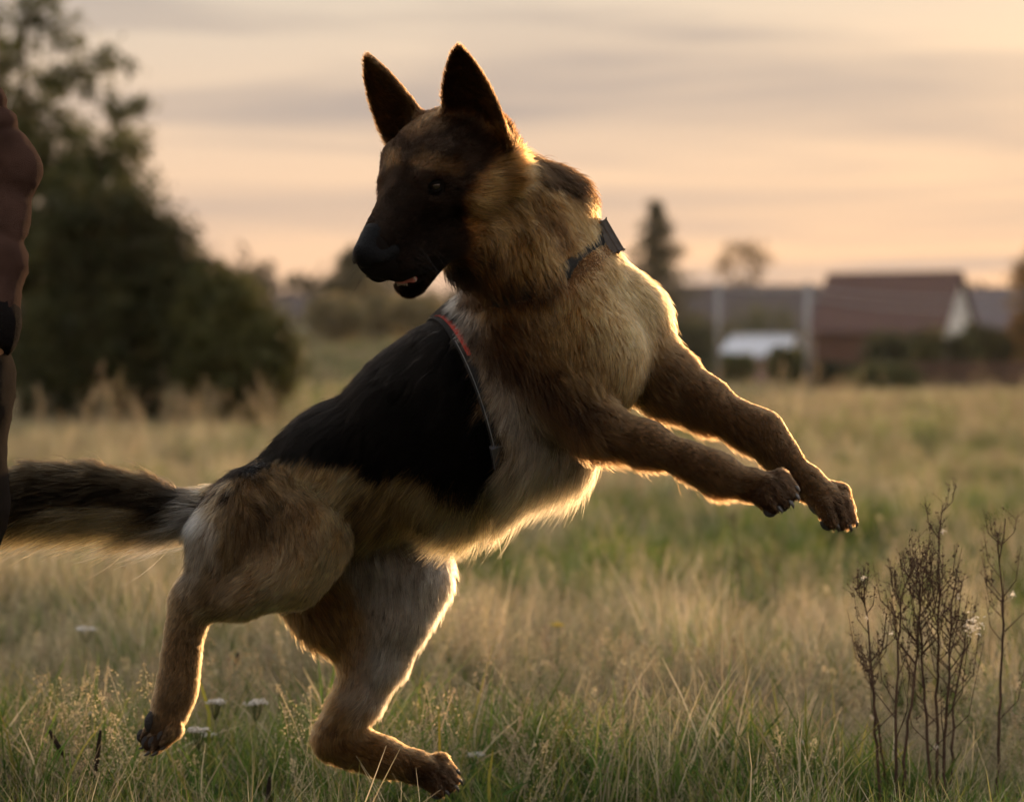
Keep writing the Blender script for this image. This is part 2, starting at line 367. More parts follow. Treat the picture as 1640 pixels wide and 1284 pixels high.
def leaves(centers, per, sig, size, cols, r, flat=.0):
    """leaf-sized faces scattered round twig ends"""
    C = np.repeat(centers, per, 0); n = len(C); p = C + r.normal(size=(n, 3)) * sig
    a = r.normal(size=(n, 3)); a[:, 2] *= 1 - flat; a /= np.linalg.norm(a, axis=1)[:, None]
    b = np.cross(a, r.normal(size=(n, 3))); b /= np.linalg.norm(b, axis=1)[:, None]
    s = size * r.uniform(.6, 1.35, n)[:, None]
    V = np.stack([p - a * s, p + b * s * .42, p + a * s, p - b * s * .42], 1).reshape(-1, 3)
    ci = np.repeat(r.integers(0, len(cols), len(centers)), per); sh = np.repeat(r.uniform(.7, 1.25, len(centers)), per) * r.uniform(.75, 1.25, n)
    col = np.asarray(cols)[ci] * sh[:, None]
    return V, np.arange(4 * n).reshape(-1, 4), np.repeat(col, 4, 0)
def tree(name, label, base, blobs, n_cl, per, sig, size, cols, seed, trunk_r=.08, group=None, cat="tree", limbs=14):
    """blobs: crown lobes (dx, dy, z, rx, ry, rz) about the base; twig ends fill the lobes, thicker towards their skin"""
    r = np.random.default_rng(seed); root = empty(name, (base[0], base[1], float(gz(base[0], base[1]))))
    tag(root, label, cat, group); vol = np.array([b[3] * b[4] * b[5] for b in blobs]) ** .8; vol *= np.array([b[6] if len(b) > 6 else 1. for b in blobs]); vol /= vol.sum(); C = []
    for b, w in zip(blobs, vol):
        m = max(3, int(n_cl * w)); d = r.normal(size=(m, 3)); d /= np.linalg.norm(d, axis=1)[:, None]
        C.append(np.array(b[:3]) + d * (r.uniform(.12, 1, m) ** .42)[:, None] * np.array(b[3:6]) * (1 + .10 * r.normal(size=m))[:, None])
    C = np.vstack(C); C = C[C[:, 2] > .05]
    V, F_, col = leaves(C, per, sig, size, cols, r); me = mesh_np("crown", V, F_, False); vcol(me, "tint", col); link("crown", me, M_LEAF, root)
    mb = MB(); top = max(b[2] for b in blobs)
    ax = np.array([[.06 * math.sin(k * 1.7 + seed) * k / 4, .05 * math.cos(k * 2.1 + seed), top * k / 6] for k in range(7)]); mb.tube(ax, np.linspace(trunk_r, trunk_r * .25, 7), 8)
    for c in C[r.choice(len(C), min(limbs, len(C)), replace=False)]:
        h = np.clip(c[2] * r.uniform(.25, .6), .1, top); s0 = np.array([np.interp(h, ax[:, 2], ax[:, 0]), np.interp(h, ax[:, 2], ax[:, 1]), h])
        mb.tube(np.array([s0, s0 * .5 + c * .5 + [0, 0, .1 * np.linalg.norm(c - s0)], c]), [trunk_r * .4, trunk_r * .22, trunk_r * .06], 5)
    link("trunk", mb.mesh("trunk"), M_BARK, root)
    return root
def at(px, d): return (px - CX) / F_PX * d
OLIVE = [(.075, .080, .028), (.095, .098, .035), (.12, .115, .042), (.062, .068, .026)]
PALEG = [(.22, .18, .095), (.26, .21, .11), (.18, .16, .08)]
AUTUMN = [(.20, .11, .035), (.16, .09, .03), (.11, .085, .03)]
DARKG = [(.048, .058, .030), (.062, .070, .034), (.078, .080, .036)]
d1 = 32.0; m_ = d1 / F_PX
tree("leafy_tree", "tall dark leafy tree at the left edge with sky showing through its top", (at(20, d1), d1 + 1.0),
     [(-.6, -.3, .5, 1.2, .9, .5), (.6, -.3, .5, 1.2, .9, .5), (0, 0, 1.5, 1.7, 1.3, 1.4), (.1, 0, 2.9, 1.45, 1.1, .85), (-.55, .1, 3.8, .85, .8, .8, .8), (.45, 0, 3.75, .9, .6, .45, .75), (1.15, 0, 3.3, .6, .4, .42, .8), (1.4, 0, 3.75, .38, .4, .30, .8), (.1, 0, 4.5, .7, .4, .45, .65), (.8, 0, 4.7, .5, .3, .28, .75), (1.2, 0, 5.0, .3, .3, .2, .6), (.4, 0, 5.3, .4, .3, .32, .7), (.35, 0, 5.95, .30, .3, .5, .7), (-.5, 0, 5.2, .55, .4, .6, .7), (1.3, 0, 4.3, .40, .3, .22, .8), (.05, 0, 5.75, .22, .3, .2, .7)], 2300, 26, .075, .055, OLIVE, 3, .10)
tree("broad_bush_tree", "broad rounded dark green tree beside the taller leafy tree", (at(215, d1), d1 - .6),
     [(-.6, -.2, .45, .9, .8, .45), (.7, -.2, .45, .8, .8, .45), (0, 0, 1.0, 1.4, 1.1, 1.05), (.25, 0, 1.8, 1.05, .8, .75), (-.3, 0, 2.45, .9, .8, .75), (.7, 0, 1.7, .75, .6, .55), (.45, 0, 2.5, .4, .4, .3), (1.3, 0, 1.75, .25, .3, .25)], 1700, 26, .085, .055, OLIVE, 4, .08)
tree("low_bush", "low rounded olive bush at the right foot of the dark trees", (at(385, d1), d1 - 1.2),
     [(0, 0, .75, .82, .8, .75), (-.3, 0, 1.35, .6, .6, .6), (.35, 0, .8, .5, .5, .55), (.15, 0, 1.6, .28, .3, .3), (.55, 0, 1.2, .25, .3, .3)], 800, 26, .08, .05, [(.08, .08, .025), (.10, .095, .03), (.06, .062, .02)], 5, .05, cat="bush")
def spruce(name, label, px, d, top_px, half_px, cols, seed):
    h = (HORIZON - top_px) * d / F_PX + CAM[2]; x = at(px, d); w = half_px * d / F_PX
    r = np.random.default_rng(seed); root = empty(name, (x, d, float(gz(x, d)))); h -= float(gz(x, d)); tag(root, label, "tree"); C = []
    n = 420
    for i in range(n):
        t = 1 - (i + .5) / n; z = h * (1 - t) if False else h * (.06 + .92 * (1 - t ** .8)); R_ = w * (1 - z / h) ** .75 * (1 + .28 * math.sin(z * 5.2)) + .05
        a = r.uniform(0, 6.28); nb = 5
        for k in range(nb):
            q = R_ * (k + 1) / nb; C.append((q * math.cos(a), q * math.sin(a), z - .28 * q + r.normal() * .05))
    V, F_, col = leaves(np.array(C), 6, .12, .13, cols, r); me = mesh_np("crown", V, F_, False); vcol(me, "tint", col); link("crown", me, M_LEAF, root)
    link("trunk", MB().tube([(0, 0, 0), (0, 0, h * .5), (0, 0, h * .97)], [.16, .1, .02], 8).mesh("trunk"), M_BARK, root)
spruce("spruce_tree", "dark pointed spruce rising behind the dog's shoulder", 1050, 140, 316, 104, [(.062, .066, .032), (.08, .08, .038), (.10, .095, .045)], 11)
spruce("far_spruce", "hazy conical tree behind the dog's muzzle", 566, 165, 392, 100, [(.075, .075, .035), (.095, .09, .042), (.065, .066, .032)], 12)
tree("distant_tree", "small thin-crowned tree standing above the roofs", (at(1190, 225), 225), [(0, 0, 11.4, 2.5, 2, 1.3), (-1.5, 0, 10.3, 1.2, 1, .9), (1.4, 0, 9.8, 1.0, 1, .8), (0, 0, 8.0, 1.6, 1, 1.6)], 95, 11, .30, .22, [(.26, .17, .07), (.20, .14, .06)], 13, .2)
tree("autumn_tree", "orange-brown tree cut by the right edge of the picture", (at(1668, 105), 105), [(0, 0, 4.2, 1.3, 1.2, 2.0), (0, 0, 2.0, 1.7, 1.5, 1.8), (.2, 0, 5.6, .7, .7, .9)], 520, 16, .16, .12, AUTUMN, 14, .12)
for i, (px, d, h, w, cols, lab) in enumerate([
    (1435, 104, 2.35, 1.5, DARKG, "round green hedge bush in front of the red-roofed house"),
    (1515, 100, 2.45, 1.4, OLIVE, "tall green hedge bush below the white gable"),
    (1580, 102, 2.7, 1.2, OLIVE, "green hedge bush beside the orange-brown tree"),
    (1345, 88, .95, 1.0, DARKG, "low dark shrub at the field edge right of the tall post"),
    (1420, 86, .85, 1.2, OLIVE, "low green shrub in front of the board fence"),
    (1262, 100, 1.7, .9, OLIVE, "green shrub below the pale shed roof"),
    (1178, 102, 1.35, .9, OLIVE, "low green shrub at the left foot of the pale shed"),
    (1125, 150, 4.3, 2.4, OLIVE, "dark tree in front of the long grey roof, left of the first post"),
    (1225, 165, 5.4, 2.6, DARKG, "dark tree between the two metal posts, behind the shed"),
    (1090, 120, 2.8, 1.6, DARKG, "dark bush just right of the dog's shoulder"),
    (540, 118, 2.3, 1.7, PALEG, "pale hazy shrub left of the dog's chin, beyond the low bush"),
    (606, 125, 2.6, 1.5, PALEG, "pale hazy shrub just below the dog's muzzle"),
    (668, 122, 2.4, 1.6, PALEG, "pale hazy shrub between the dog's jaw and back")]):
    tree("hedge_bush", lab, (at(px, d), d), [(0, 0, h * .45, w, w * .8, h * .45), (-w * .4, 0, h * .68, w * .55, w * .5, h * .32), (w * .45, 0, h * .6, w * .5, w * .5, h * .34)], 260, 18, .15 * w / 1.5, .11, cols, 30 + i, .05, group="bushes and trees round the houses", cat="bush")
# far-off wood along the skyline: one mass
def woods():
    r = np.random.default_rng(5); Cs = []
    for k in range(1500):
        x = r.uniform(-110, 120); y = r.uniform(262, 285); h = 6.3 + 1.6 * math.sin(x * .13) + 1.1 * math.sin(x * .37 + 1) + r.normal() * .5
        if x < 0: h += 1.2
        Cs.append((x, y, float(gz(x, y)) + h * r.uniform(.02, 1) ** .6))
    V, F_, col = leaves(np.array(Cs), 14, 1.0, .75, [(.07, .062, .035), (.09, .075, .045), (.06, .056, .034)], r); me = mesh_np("distant_woods", V, F_, False); vcol(me, "tint", col)
    tag(link("distant_woods", me, M_LEAF), "hazy dark belt of distant trees along the skyline", "woods", kind="stuff")
woods()

def house(name, label, c, rz, L_, W, he, hr, wall, gable, roof, chimney=True, wins=(), door=None):
    """ridge along local x; gable walls at both ends; eave overhang with real thickness"""
    root = empty(name, (c[0], c[1], float(gz(*c)) - .1), rz); tag(root, label, "house" if L_ > 5 else "shed")
    l, w = L_ / 2, W / 2
    for s in (-1, 1): link("wall", MB().box((-l, s * w - .12, 0), (l, s * w + .12, he)).mesh("wall", False), wall, root)
    for s in (-1, 1):
        x0, x1 = s * l - .12, s * l + .12
        V = [(x, y, z) for x in (x0, x1) for (y, z) in ((-w + .13, 0), (w - .13, 0), (w - .13, he), (0, hr - .12), (-w + .13, he))]
        link("gable_wall", mesh_np("gable_wall", V, [np.array([[0, 1, 2, 3, 4], [9, 8, 7, 6, 5]]), np.array([[i, i + 5, (i + 1) % 5 + 5, (i + 1) % 5] for i in range(5)])], False), gable, root)
    m = MB(); o = .45; t = .16; sl = (hr - he) / w
    for s in (-1, 1):
        A = [(-l - o, 0, hr), (l + o, 0, hr), (l + o, s * (w + o), he - sl * o), (-l - o, s * (w + o), he - sl * o)]
        V = A + [(x, y, z + t) for x, y, z in A]; m.add(np.array(V), np.array([[0, 1, 2, 3], [7, 6, 5, 4], [0, 4, 5, 1], [1, 5, 6, 2], [2, 6, 7, 3], [3, 7, 4, 0]]))
    ro = link("roof", m.mesh("roof", False), roof, root)
    link("ridge_cap", MB().tube([(-l - o, 0, hr + t), (l + o, 0, hr + t)], .10, 8).mesh("ridge_cap"), roof, ro)
    if chimney: link("chimney", MB().box((l * .2, .2, hr - .3), (l * .2 + .55, .75, hr + .55)).mesh("chimney", False), M_WALL_TAN, ro)
    for (x, z, ww, hh) in wins:
        wo = link("window", MB().box((x - ww / 2, -w - .19, z), (x + ww / 2, -w - .11, z + hh)).mesh("window", False), M_FRAME, root)
        for k in (-1, 1): link("pane", MB().box((x + k * ww * .24 - ww * .19, -w - .205, z + .08), (x + k * ww * .24 + ww * .19, -w - .195, z + hh - .08)).mesh("pane", False), M_GLASS, wo)
    if door:
        x, ww, hh = door; link("door", MB().box((x - ww / 2, -w - .18, .1), (x + ww / 2, -w - .11, hh)).mesh("door", False), M_FRAME, root)
    return root
house("red_roofed_house", "house with a steep dark red roof and a white gable", (25.3, 160), R(-26), 8.4, 7.6, 3.5, 7.0, M_WALL_RED, M_WALL_WHITE, M_ROOF_RED, False, [(2.9, 1.5, .9, 1.0)], (.2, .9, 2.1))
house("grey_roofed_house", "grey-roofed house behind the white gable at the right edge", (at(1640, 195), 195), R(-4), 12.5, 8, 4.2, 7.2, M_WALL_TAN, M_WALL_TAN, M_ROOF_GREY, True, [(-3, 1.3, 1.3, 1.4), (0, 1.3, 1.3, 1.4)])
house("long_dark_house", "long low house with a dark grey roof behind the two posts", (at(1195, 205), 205), R(5), 12.0, 8, 4.3, 7.7, M_WALL_TAN, M_WALL_TAN, M_ROOF_DARK, False, [(-3.5, 1.4, 1.3, 1.4), (0, 1.4, 1.3, 1.4), (3.5, 1.4, 1.3, 1.4)])
house("garden_shed", "small shed with a pale metal roof and white gable between the posts", (at(1222, 112), 112), R(-32), 2.5, 1.9, 1.62, 2.2, M_WALL_PINK, M_WALL_WHITE, M_ROOF_PALE, False)
house("far_white_house", "distant white house with a dark roof behind the bushes on the left", (at(500, 210), 210), R(8), 5.6, 5, 2.0, 3.6, M_WALL_WHITE, M_WALL_WHITE, M_ROOF_DARK, False, [(-1.4, .8, .9, .9), (1.2, .8, .9, .9)])
def post(px, d, top, r, lab):
    x = at(px, d); z0 = float(gz(x, d)); h = (HORIZON - top) * d / F_PX + CAM[2]
    root = empty("metal_post", (x, d, z0)); tag(root, lab, "post", "metal posts at the field edge")
    link("pole", MB().tube([(0, 0, -.1), (0, 0, h * .5), (0, 0, h - z0)], r, 12).mesh("pole"), M_METAL, root)
    link("cap", MB().tube([(0, 0, h - z0), (0, 0, h - z0 + .04)], r * 1.15, 12).mesh("cap"), M_METAL, root)
    return np.array([x, d, h - .08])
pA = post(1150, 68, 455, .068, "pale grey metal post nearer the dog's shoulder"); pB = post(1293, 58, 455, .068, "pale grey metal post in front of the red-roofed house"); pC = post(1800, 60, 452, .115, "pale grey metal post beyond the right edge")
def wire(a, b, sag, lab):
    t = np.linspace(0, 1, 24)[:, None]; p = a * (1 - t) + b * t; p[:, 2] -= sag * 4 * (t * (1 - t))[:, 0]
    tag(link("hanging_wire", MB().tube(p, .022, 5).mesh("hanging_wire"), M_METAL), lab, "wire", "wires strung between the posts")
wire(pB, pC, .30, "thin wire sagging in front of the red roof"); wire(pB - [0, 0, .25], pC - [0, 0, .25], .34, "lower thin wire sagging in front of the red roof"); wire(pA, pB, .08, "thin wire strung between the two metal posts")
def fence():
    d = 92.0; x0 = at(1296, d); root = empty("board_fence", (x0, d, float(gz(x0, d)))); tag(root, "low brown board fence along the far edge of the meadow", "fence")
    pm = MB().box((-.06, -.06, -.1), (.06, .06, 1.05)).mesh("post", False); bm_ = MB().box((.06, -.03, 0), (1.94, 0, .20)).mesh("board", False)
    for k in range(7):
        o = link("post", pm, M_WOOD, root); o.location = (2 * k, 0, 0)
        if k < 6:
            for z in (.10, .36, .62, .84): q = link("board", bm_, M_WOOD, root); q.location = (2 * k, -.03, z + rng.normal() * .01); q.rotation_euler = (0, rng.normal() * .004, 0)
fence()
# ------------------------------------------------------------------ meadow grass (uncountable: stuff, instanced tufts)
def blades(r, n, spread, h0, h1, w, bend, cols, seg=4):
    V = []; F_ = []; C = []; k = 0
    for i in range(n):
        a = r.uniform(0, 6.28); q = spread * math.sqrt(r.random()); b0 = np.array([q * math.cos(a), q * math.sin(a), -.01]); h = r.uniform(h0, h1)
        d = r.uniform(0, 6.28); dv = np.array([math.cos(d), math.sin(d), 0]); sd = np.array([-dv[1], dv[0], 0]) if r.random() < .6 else np.array([r.normal(), r.normal(), 0]) * .7
        be = bend * r.uniform(.2, 1.3) * h; c = np.asarray(cols[r.integers(len(cols))]) * r.uniform(.7, 1.25)
        for s in range(seg + 1):
            t = s / seg; p = b0 + np.array([0, 0, h * (t - .18 * bend * t * t)]) + dv * be * t * t; ww = w * (1 - t ** 1.8) * .5 + .0002
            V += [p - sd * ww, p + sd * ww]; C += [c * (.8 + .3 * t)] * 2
        for s in range(seg): F_.append([k + 2 * s, k + 2 * s + 1, k + 2 * s + 3, k + 2 * s + 2])
        k += 2 * (seg + 1)
    return np.array(V), np.array(F_), np.array(C)
def panicles(r, n, spread, h0, h1, cols, seeds=120, plen=.085, pw=.026, ss=.0015):
    V = []; F_ = []; C = []; k = 0
    for i in range(n):
        a = r.uniform(0, 6.28); q = spread * math.sqrt(r.random()); b0 = np.array([q * math.cos(a), q * math.sin(a), 0]); h = r.uniform(h0, h1); d = r.uniform(0, 6.28); ln = r.uniform(.05, .3) * h
        c = np.asarray(cols[r.integers(len(cols))]) * r.uniform(.75, 1.25); pt = lambda t: b0 + np.array([math.cos(d) * ln * t * t, math.sin(d) * ln * t * t, h * t])
        for s in range(5):
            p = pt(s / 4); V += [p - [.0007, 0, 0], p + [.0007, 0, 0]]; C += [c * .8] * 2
        for s in range(4): F_.append([k + 2 * s, k + 2 * s + 1, k + 2 * s + 3, k + 2 * s + 2])
        k += 10
        for s in range(seeds):
            t = r.random(); e = pt(1 - plen / h * (1 - t)); R_ = pw * (1 - t) ** .7 * math.sqrt(r.random()); th = r.uniform(0, 6.28)
            p = e + np.array([R_ * math.cos(th), R_ * math.sin(th), R_ * .6]); u = r.normal(size=3); u /= np.linalg.norm(u); w = np.cross(u, r.normal(size=3)); w /= np.linalg.norm(w); z = ss * r.uniform(.6, 1.4)
            V += [p - u * z * 1.6, p + w * z * .7, p + u * z * 1.6, p - w * z * .7]; C += [c * r.uniform(.8, 1.35)] * 4; F_.append([k, k + 1, k + 2, k + 3]); k += 4
    return np.array(V), np.array(F_), np.array(C)
def tuft_mesh(name, parts):
    V = []; F_ = []; C = []; k = 0
    for v, f, c in parts: V.append(v); F_.append(f + k); C.append(c); k += len(v)
    me = mesh_np(name, np.vstack(V), np.vstack(F_), False); vcol(me, "tint", np.vstack(C)); me.materials.append(M_GRASS); return me
GREEN = [(.12, .20, .038), (.155, .225, .045), (.22, .25, .052), (.09, .16, .034), (.29, .27, .07)]
STRAW = [(.46, .38, .24), (.40, .33, .20), (.36, .31, .17), (.52, .44, .30), (.30, .29, .13)]
SEED = [(.46, .38, .22), (.40, .31, .20), (.52, .43, .27), (.36, .29, .20)]
def stuff_grass(name, label, meshes, pts, scl, tilt=.22):
    """points -> upright, randomly turned and scaled tufts"""
    col = bpy.data.collections.new(name + "_tufts")
    for i, me in enumerate(meshes): col.objects.link(bpy.data.objects.new(me.name, me))
    n = len(pts); me = bpy.data.meshes.new(name); me.vertices.add(n); me.vertices.foreach_set("co", pts.astype(np.float32).ravel())
    ra = me.attributes.new("turn", 'FLOAT_VECTOR', 'POINT'); ra.data.foreach_set("vector", np.stack([rng.normal(size=n) * tilt, rng.normal(size=n) * tilt, rng.uniform(0, 6.28, n)], 1).astype(np.float32).ravel())
    sa = me.attributes.new("size", 'FLOAT', 'POINT'); sa.data.foreach_set("value", np.asarray(scl, np.float32))
    va = me.attributes.new("kind_index", 'INT', 'POINT'); va.data.foreach_set("value", rng.integers(0, len(meshes), n).astype(np.int32))
    o = link(name, me); ng = bpy.data.node_groups.new(name, 'GeometryNodeTree')
    ng.interface.new_socket("Geometry", in_out='INPUT', socket_type='NodeSocketGeometry'); ng.interface.new_socket("Geometry", in_out='OUTPUT', socket_type='NodeSocketGeometry')
    N, L = ng.nodes, ng.links; gi, go = N.new("NodeGroupInput"), N.new("NodeGroupOutput"); ip = N.new("GeometryNodeInstanceOnPoints"); ci = N.new("GeometryNodeCollectionInfo")
    ci.inputs["Collection"].default_value = col; ci.inputs["Separate Children"].default_value = True; ci.inputs["Reset Children"].default_value = True; ip.inputs["Pick Instance"].default_value = True
    def attr(nm, ty):
        a = N.new("GeometryNodeInputNamedAttribute"); a.data_type = ty; a.inputs["Name"].default_value = nm; return [s for s in a.outputs if s.enabled][0]
    L.new(gi.outputs[0], ip.inputs["Points"]); L.new(ci.outputs[0], ip.inputs["Instance"]); L.new(attr("turn", 'FLOAT_VECTOR'), ip.inputs["Rotation"]); L.new(attr("size", 'FLOAT'), ip.inputs["Scale"]); L.new(attr("kind_index", 'INT'), ip.inputs["Instance Index"])
    L.new(ip.outputs[0], go.inputs[0]); md = o.modifiers.new("tufts", 'NODES'); md.node_group = ng
    return tag(o, label, "grass", kind="stuff")
_r = np.random.default_rng(77)
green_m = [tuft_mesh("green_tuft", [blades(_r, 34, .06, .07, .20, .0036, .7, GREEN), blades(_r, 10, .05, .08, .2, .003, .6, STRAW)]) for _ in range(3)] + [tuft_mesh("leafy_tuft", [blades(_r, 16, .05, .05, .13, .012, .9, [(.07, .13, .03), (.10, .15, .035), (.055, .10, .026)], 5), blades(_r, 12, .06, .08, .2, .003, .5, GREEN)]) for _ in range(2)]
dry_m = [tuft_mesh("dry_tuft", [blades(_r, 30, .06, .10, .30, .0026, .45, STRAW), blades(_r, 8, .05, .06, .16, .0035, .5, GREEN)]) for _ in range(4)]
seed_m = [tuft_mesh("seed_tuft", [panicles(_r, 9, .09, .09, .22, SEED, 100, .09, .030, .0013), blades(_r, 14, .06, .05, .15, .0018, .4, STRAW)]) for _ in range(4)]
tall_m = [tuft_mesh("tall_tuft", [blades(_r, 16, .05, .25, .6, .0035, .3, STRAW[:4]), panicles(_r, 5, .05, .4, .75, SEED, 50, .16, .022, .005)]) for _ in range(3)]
def scatter(y0, y1, dens, wide=.34, pad=.9):
    """even density between two distances, over the width the lens can see and some way past it"""
    A = (y1 - y0) * ((y0 + y1) * .5 * 2 * wide + 2 * pad); n = int(A * dens); y = np.sqrt(rng.uniform(y0 * y0, y1 * y1, n)) if y1 > 8 else rng.uniform(y0, y1, n)
    x = rng.uniform(-1, 1, n) * (wide * y + pad); return np.stack([x, y, gz(x, y)], 1)
def patch(p): return vnoise(p * [1, .6, 0], 2.2, 51) * .6 + vnoise(p * [1, .7, 0], .8, 52) * .7
Pn = np.vstack([scatter(2.6, 7, 300), scatter(7, 16, 105)]); k = patch(Pn); near_s = lambda p: rng.uniform(.7, 1.3, len(p)) * (1 + .38 * np.clip(vnoise(p * [1, 1, 0], 7.0, 57), -1.4, 1.6)) * np.where(p[:, 1] < 4.0, .60, .86)
grn = k < .75 + np.where(Pn[:, 1] < 6.5, .35, 0) + rng.normal(size=len(Pn)) * .85
stuff_grass("green_grass", "short green grass growing through the meadow", green_m, Pn[grn], near_s(Pn[grn]))
stuff_grass("dry_grass", "dry straw-coloured grass across the meadow", dry_m, Pn[~grn], near_s(Pn[~grn]) * .95)
Ps = np.vstack([scatter(3.95, 7, 165), scatter(7, 16, 45)]); ks = patch(Ps); Ps = Ps[ks > -.35 + rng.normal(size=len(Ps)) * .4]
stuff_grass("seeding_grass", "fine tan seed heads hovering over the grass", seed_m, Ps, rng.uniform(.5, 1.1, len(Ps)) * (1 + .25 * np.clip(vnoise(Ps * [1, 1, 0], 3.0, 55), -1, 1)))
Pf = np.vstack([scatter(16, 34, 15, .28, 1), scatter(34, 70, 4, .25, 1), scatter(70, 120, 1.2, .24, 1)]); kf = patch(Pf * .35); sf = rng.uniform(.65, 1.1, len(Pf)) * (1 + Pf[:, 1] / 170)
gf = kf < .1 + rng.normal(size=len(Pf)) * .8
stuff_grass("far_green_grass", "green streaks of grass in the far meadow", green_m, Pf[gf], sf[gf])
stuff_grass("far_dry_grass", "pale dry grass of the far meadow", dry_m, Pf[~gf], sf[~gf])
Pt = scatter(23, 31.5, 2.2, .27, .5); Pt2 = scatter(9, 22, 1.3, .27, .5)
stuff_grass("tall_dry_grass", "tall pale seeding grass in front of the dark trees", tall_m, np.vstack([Pt, Pt2]), np.concatenate([rng.uniform(.6, 1.2, len(Pt)), rng.uniform(.35, .7, len(Pt2))]))
# ------------------------------------------------------------------ the dog
D0 = 3.70
def Q(px, py, dy, r=None):
    d = D0 + dy; p = P(px, py, d)
    return p if r is None else (p, r * d / F_PX)
def chain(pts, **kw):
    """pts: (px, py, dy, r px); cones between consecutive joints."""
    out = []
    for (a, b) in zip(pts[:-1], pts[1:]):
        pa, ra = Q(*a); pb, rb = Q(*b); out.append(Cone(pa, pb, ra, rb, **kw))
    return out
dog = Body()
back = np.array([-.72, .25, -.62])             # hair lies from head towards tail
down = np.array([-.30, .05, -.95])
trunk = (chain([(415, 818, .05, 62), (548, 746, .03, 80), (703, 668, -.02, 106), (800, 618, -.08, 118)], length=.026, lift=.25, flow=back, under=.7)
  + chain([(700, 668, -.02, 100), (785, 580, -.06, 84)], length=.024, lift=.2, flow=back)
  + chain([(560, 765, .02, 62), (735, 728, -.02, 74), (865, 680, -.11, 80)], length=.042, lift=.42, flow=down + [-.1, 0, 0], part="belly", under=.75)
  + chain([(800, 610, -.08, 110), (925, 575, -.15, 84)], length=.022, lift=.3, flow=(-.15, -.1, -1), part="chest", under=.3)
  + chain([(900, 500, -.12, 92), (935, 570, -.16, 78)], length=.020, lift=.3, flow=(.1, -.1, -1), part="chest")
  + chain([(928, 468, -.06, 66), (992, 520, -.055, 60), (1012, 565, -.07, 50)], length=.024, lift=.42, flow=(.35, 0, -1), part="chest"))
neck = (chain([(780, 292, -.16, 62), (828, 360, -.13, 84), (864, 445, -.10, 84), (850, 525, -.08, 90)], length=.025, lift=.46, part="neck")
  + chain([(822, 292, -.12, 32), (906, 316, -.09, 18)], length=.034, lift=.38, flow=(.8, .1, -.45), part="neck")
  + chain([(895, 330, -.10, 42), (912, 395, -.08, 40)], length=.024, lift=.48, flow=(.25, 0, -1), part="neck")
  + chain([(765, 395, -.2, 58), (830, 425, -.18, 66)], length=.026, lift=.48, flow=(.45, -.1, -1), part="neck"))
dog.add(trunk, .07, .03); dog.add(neck, .04, .05)

# near (right) shoulder and foreleg, far (left) foreleg
nf = (chain([(838, 540, -.17, 62), (905, 622, -.20, 48), (955, 682, -.22, 38)], length=.026, lift=.35, part="near_fore")
  + chain([(955, 682, -.22, 37), (1035, 708, -.235, 27), (1105, 736, -.25, 20.5), (1148, 755, -.255, 24), (1200, 775, -.26, 20)], length=.0065, lift=.26, part="near_fore", under=2.4))
ff = (chain([(1000, 545, -.06, 56), (1065, 605, -.09, 48)], length=.020, lift=.4, part="far_fore", under=.6)
  + chain([(1065, 605, -.09, 44), (1130, 643, -.115, 33), (1188, 676, -.135, 24), (1222, 692, -.14, 27), (1250, 726, -.145, 20), (1290, 770, -.155, 21)], length=.0070, lift=.26, part="far_fore", under=2.4))
# hind legs
nh = (chain([(438, 828, -.02, 76), (490, 868, -.055, 62)], length=.019, lift=.24, part="near_hind")
  + chain([(402, 828, -.01, 70), (366, 868, -.03, 56), (350, 912, -.035, 32)], length=.028, lift=.3, flow=(-.3, 0, -1), part="near_hind", under=.3)
  + chain([(490, 868, -.055, 62), (462, 908, -.06, 56), (385, 948, -.06, 34), (322, 970, -.05, 22)], length=.016, lift=.28, part="near_hind")
  + chain([(350, 900, -.04, 34), (312, 950, -.045, 20), (293, 966, -.045, 17)], length=.014, lift=.3, part="near_hind")
  + chain([(306, 977, -.05, 22), (296, 1010, -.05, 22), (290, 1055, -.052, 23), (284, 1100, -.055, 24), (274, 1138, -.06, 27)], length=.009, lift=.3, part="near_hind", under=.2))
fh = (chain([(520, 820, .12, 84), (618, 880, .11, 74), (650, 920, .105, 58)], length=.036, lift=.42, flow=(.25, 0, -1), part="far_hind", under=.3)
  + chain([(642, 905, .105, 66), (628, 975, .105, 60), (606, 1052, .10, 39), (578, 1118, .095, 28), (547, 1170, .09, 23)], length=.020, lift=.33, part="far_hind")
  + chain([(540, 900, .12, 70), (590, 985, .11, 48), (590, 1058, .10, 30), (552, 1143, .095, 17), (530, 1180, .09, 18)], length=.018, lift=.4, part="far_hind", under=.5)
  + chain([(470, 905, .12, 58), (525, 975, .115, 46), (572, 1030, .105, 34)], length=.024, lift=.4, part="far_hind", under=.3)
  + chain([(535, 1184, .09, 26), (565, 1195, .085, 24), (612, 1210, .08, 24), (665, 1226, .075, 23)], length=.009, lift=.3, part="far_hind", under=.4))
def paw(base, toe, side, spread, r, tr, part, curl):
    """Four toes fanned from the foot: knuckle then tip, as separate tapered lobes."""
    base, toe, side, curl = [np.asarray(v, float) for v in (base, toe, side, curl)]
    ps = [Cone(base, base + toe * .45, r, r * .9, length=.008, lift=.3, part=part)]
    tips = []
    for i, t in enumerate((-1.5, -.5, .5, 1.5)):
        ln = 1.0 if abs(t) < 1 else .84
        b = base + side * t * spread * .6 + toe * .25
        kn = base + side * t * spread * .92 + toe * .66 * ln - curl * .05
        tp = base + side * t * spread + toe * ln + curl * .12
        ps += [Cone(b, kn, tr * .92, tr, length=.007, lift=.3, part=part), Cone(kn, tp, tr, tr * .82, length=.007, lift=.3, part=part)]
        tips.append((tp, (tp - kn) / np.linalg.norm(tp - kn), kn))
    return ps, tips
mm = lambda px, dy: px * (D0 + dy) / F_PX
unit = lambda v: np.asarray(v, float) / np.linalg.norm(v)
PAWS = {}
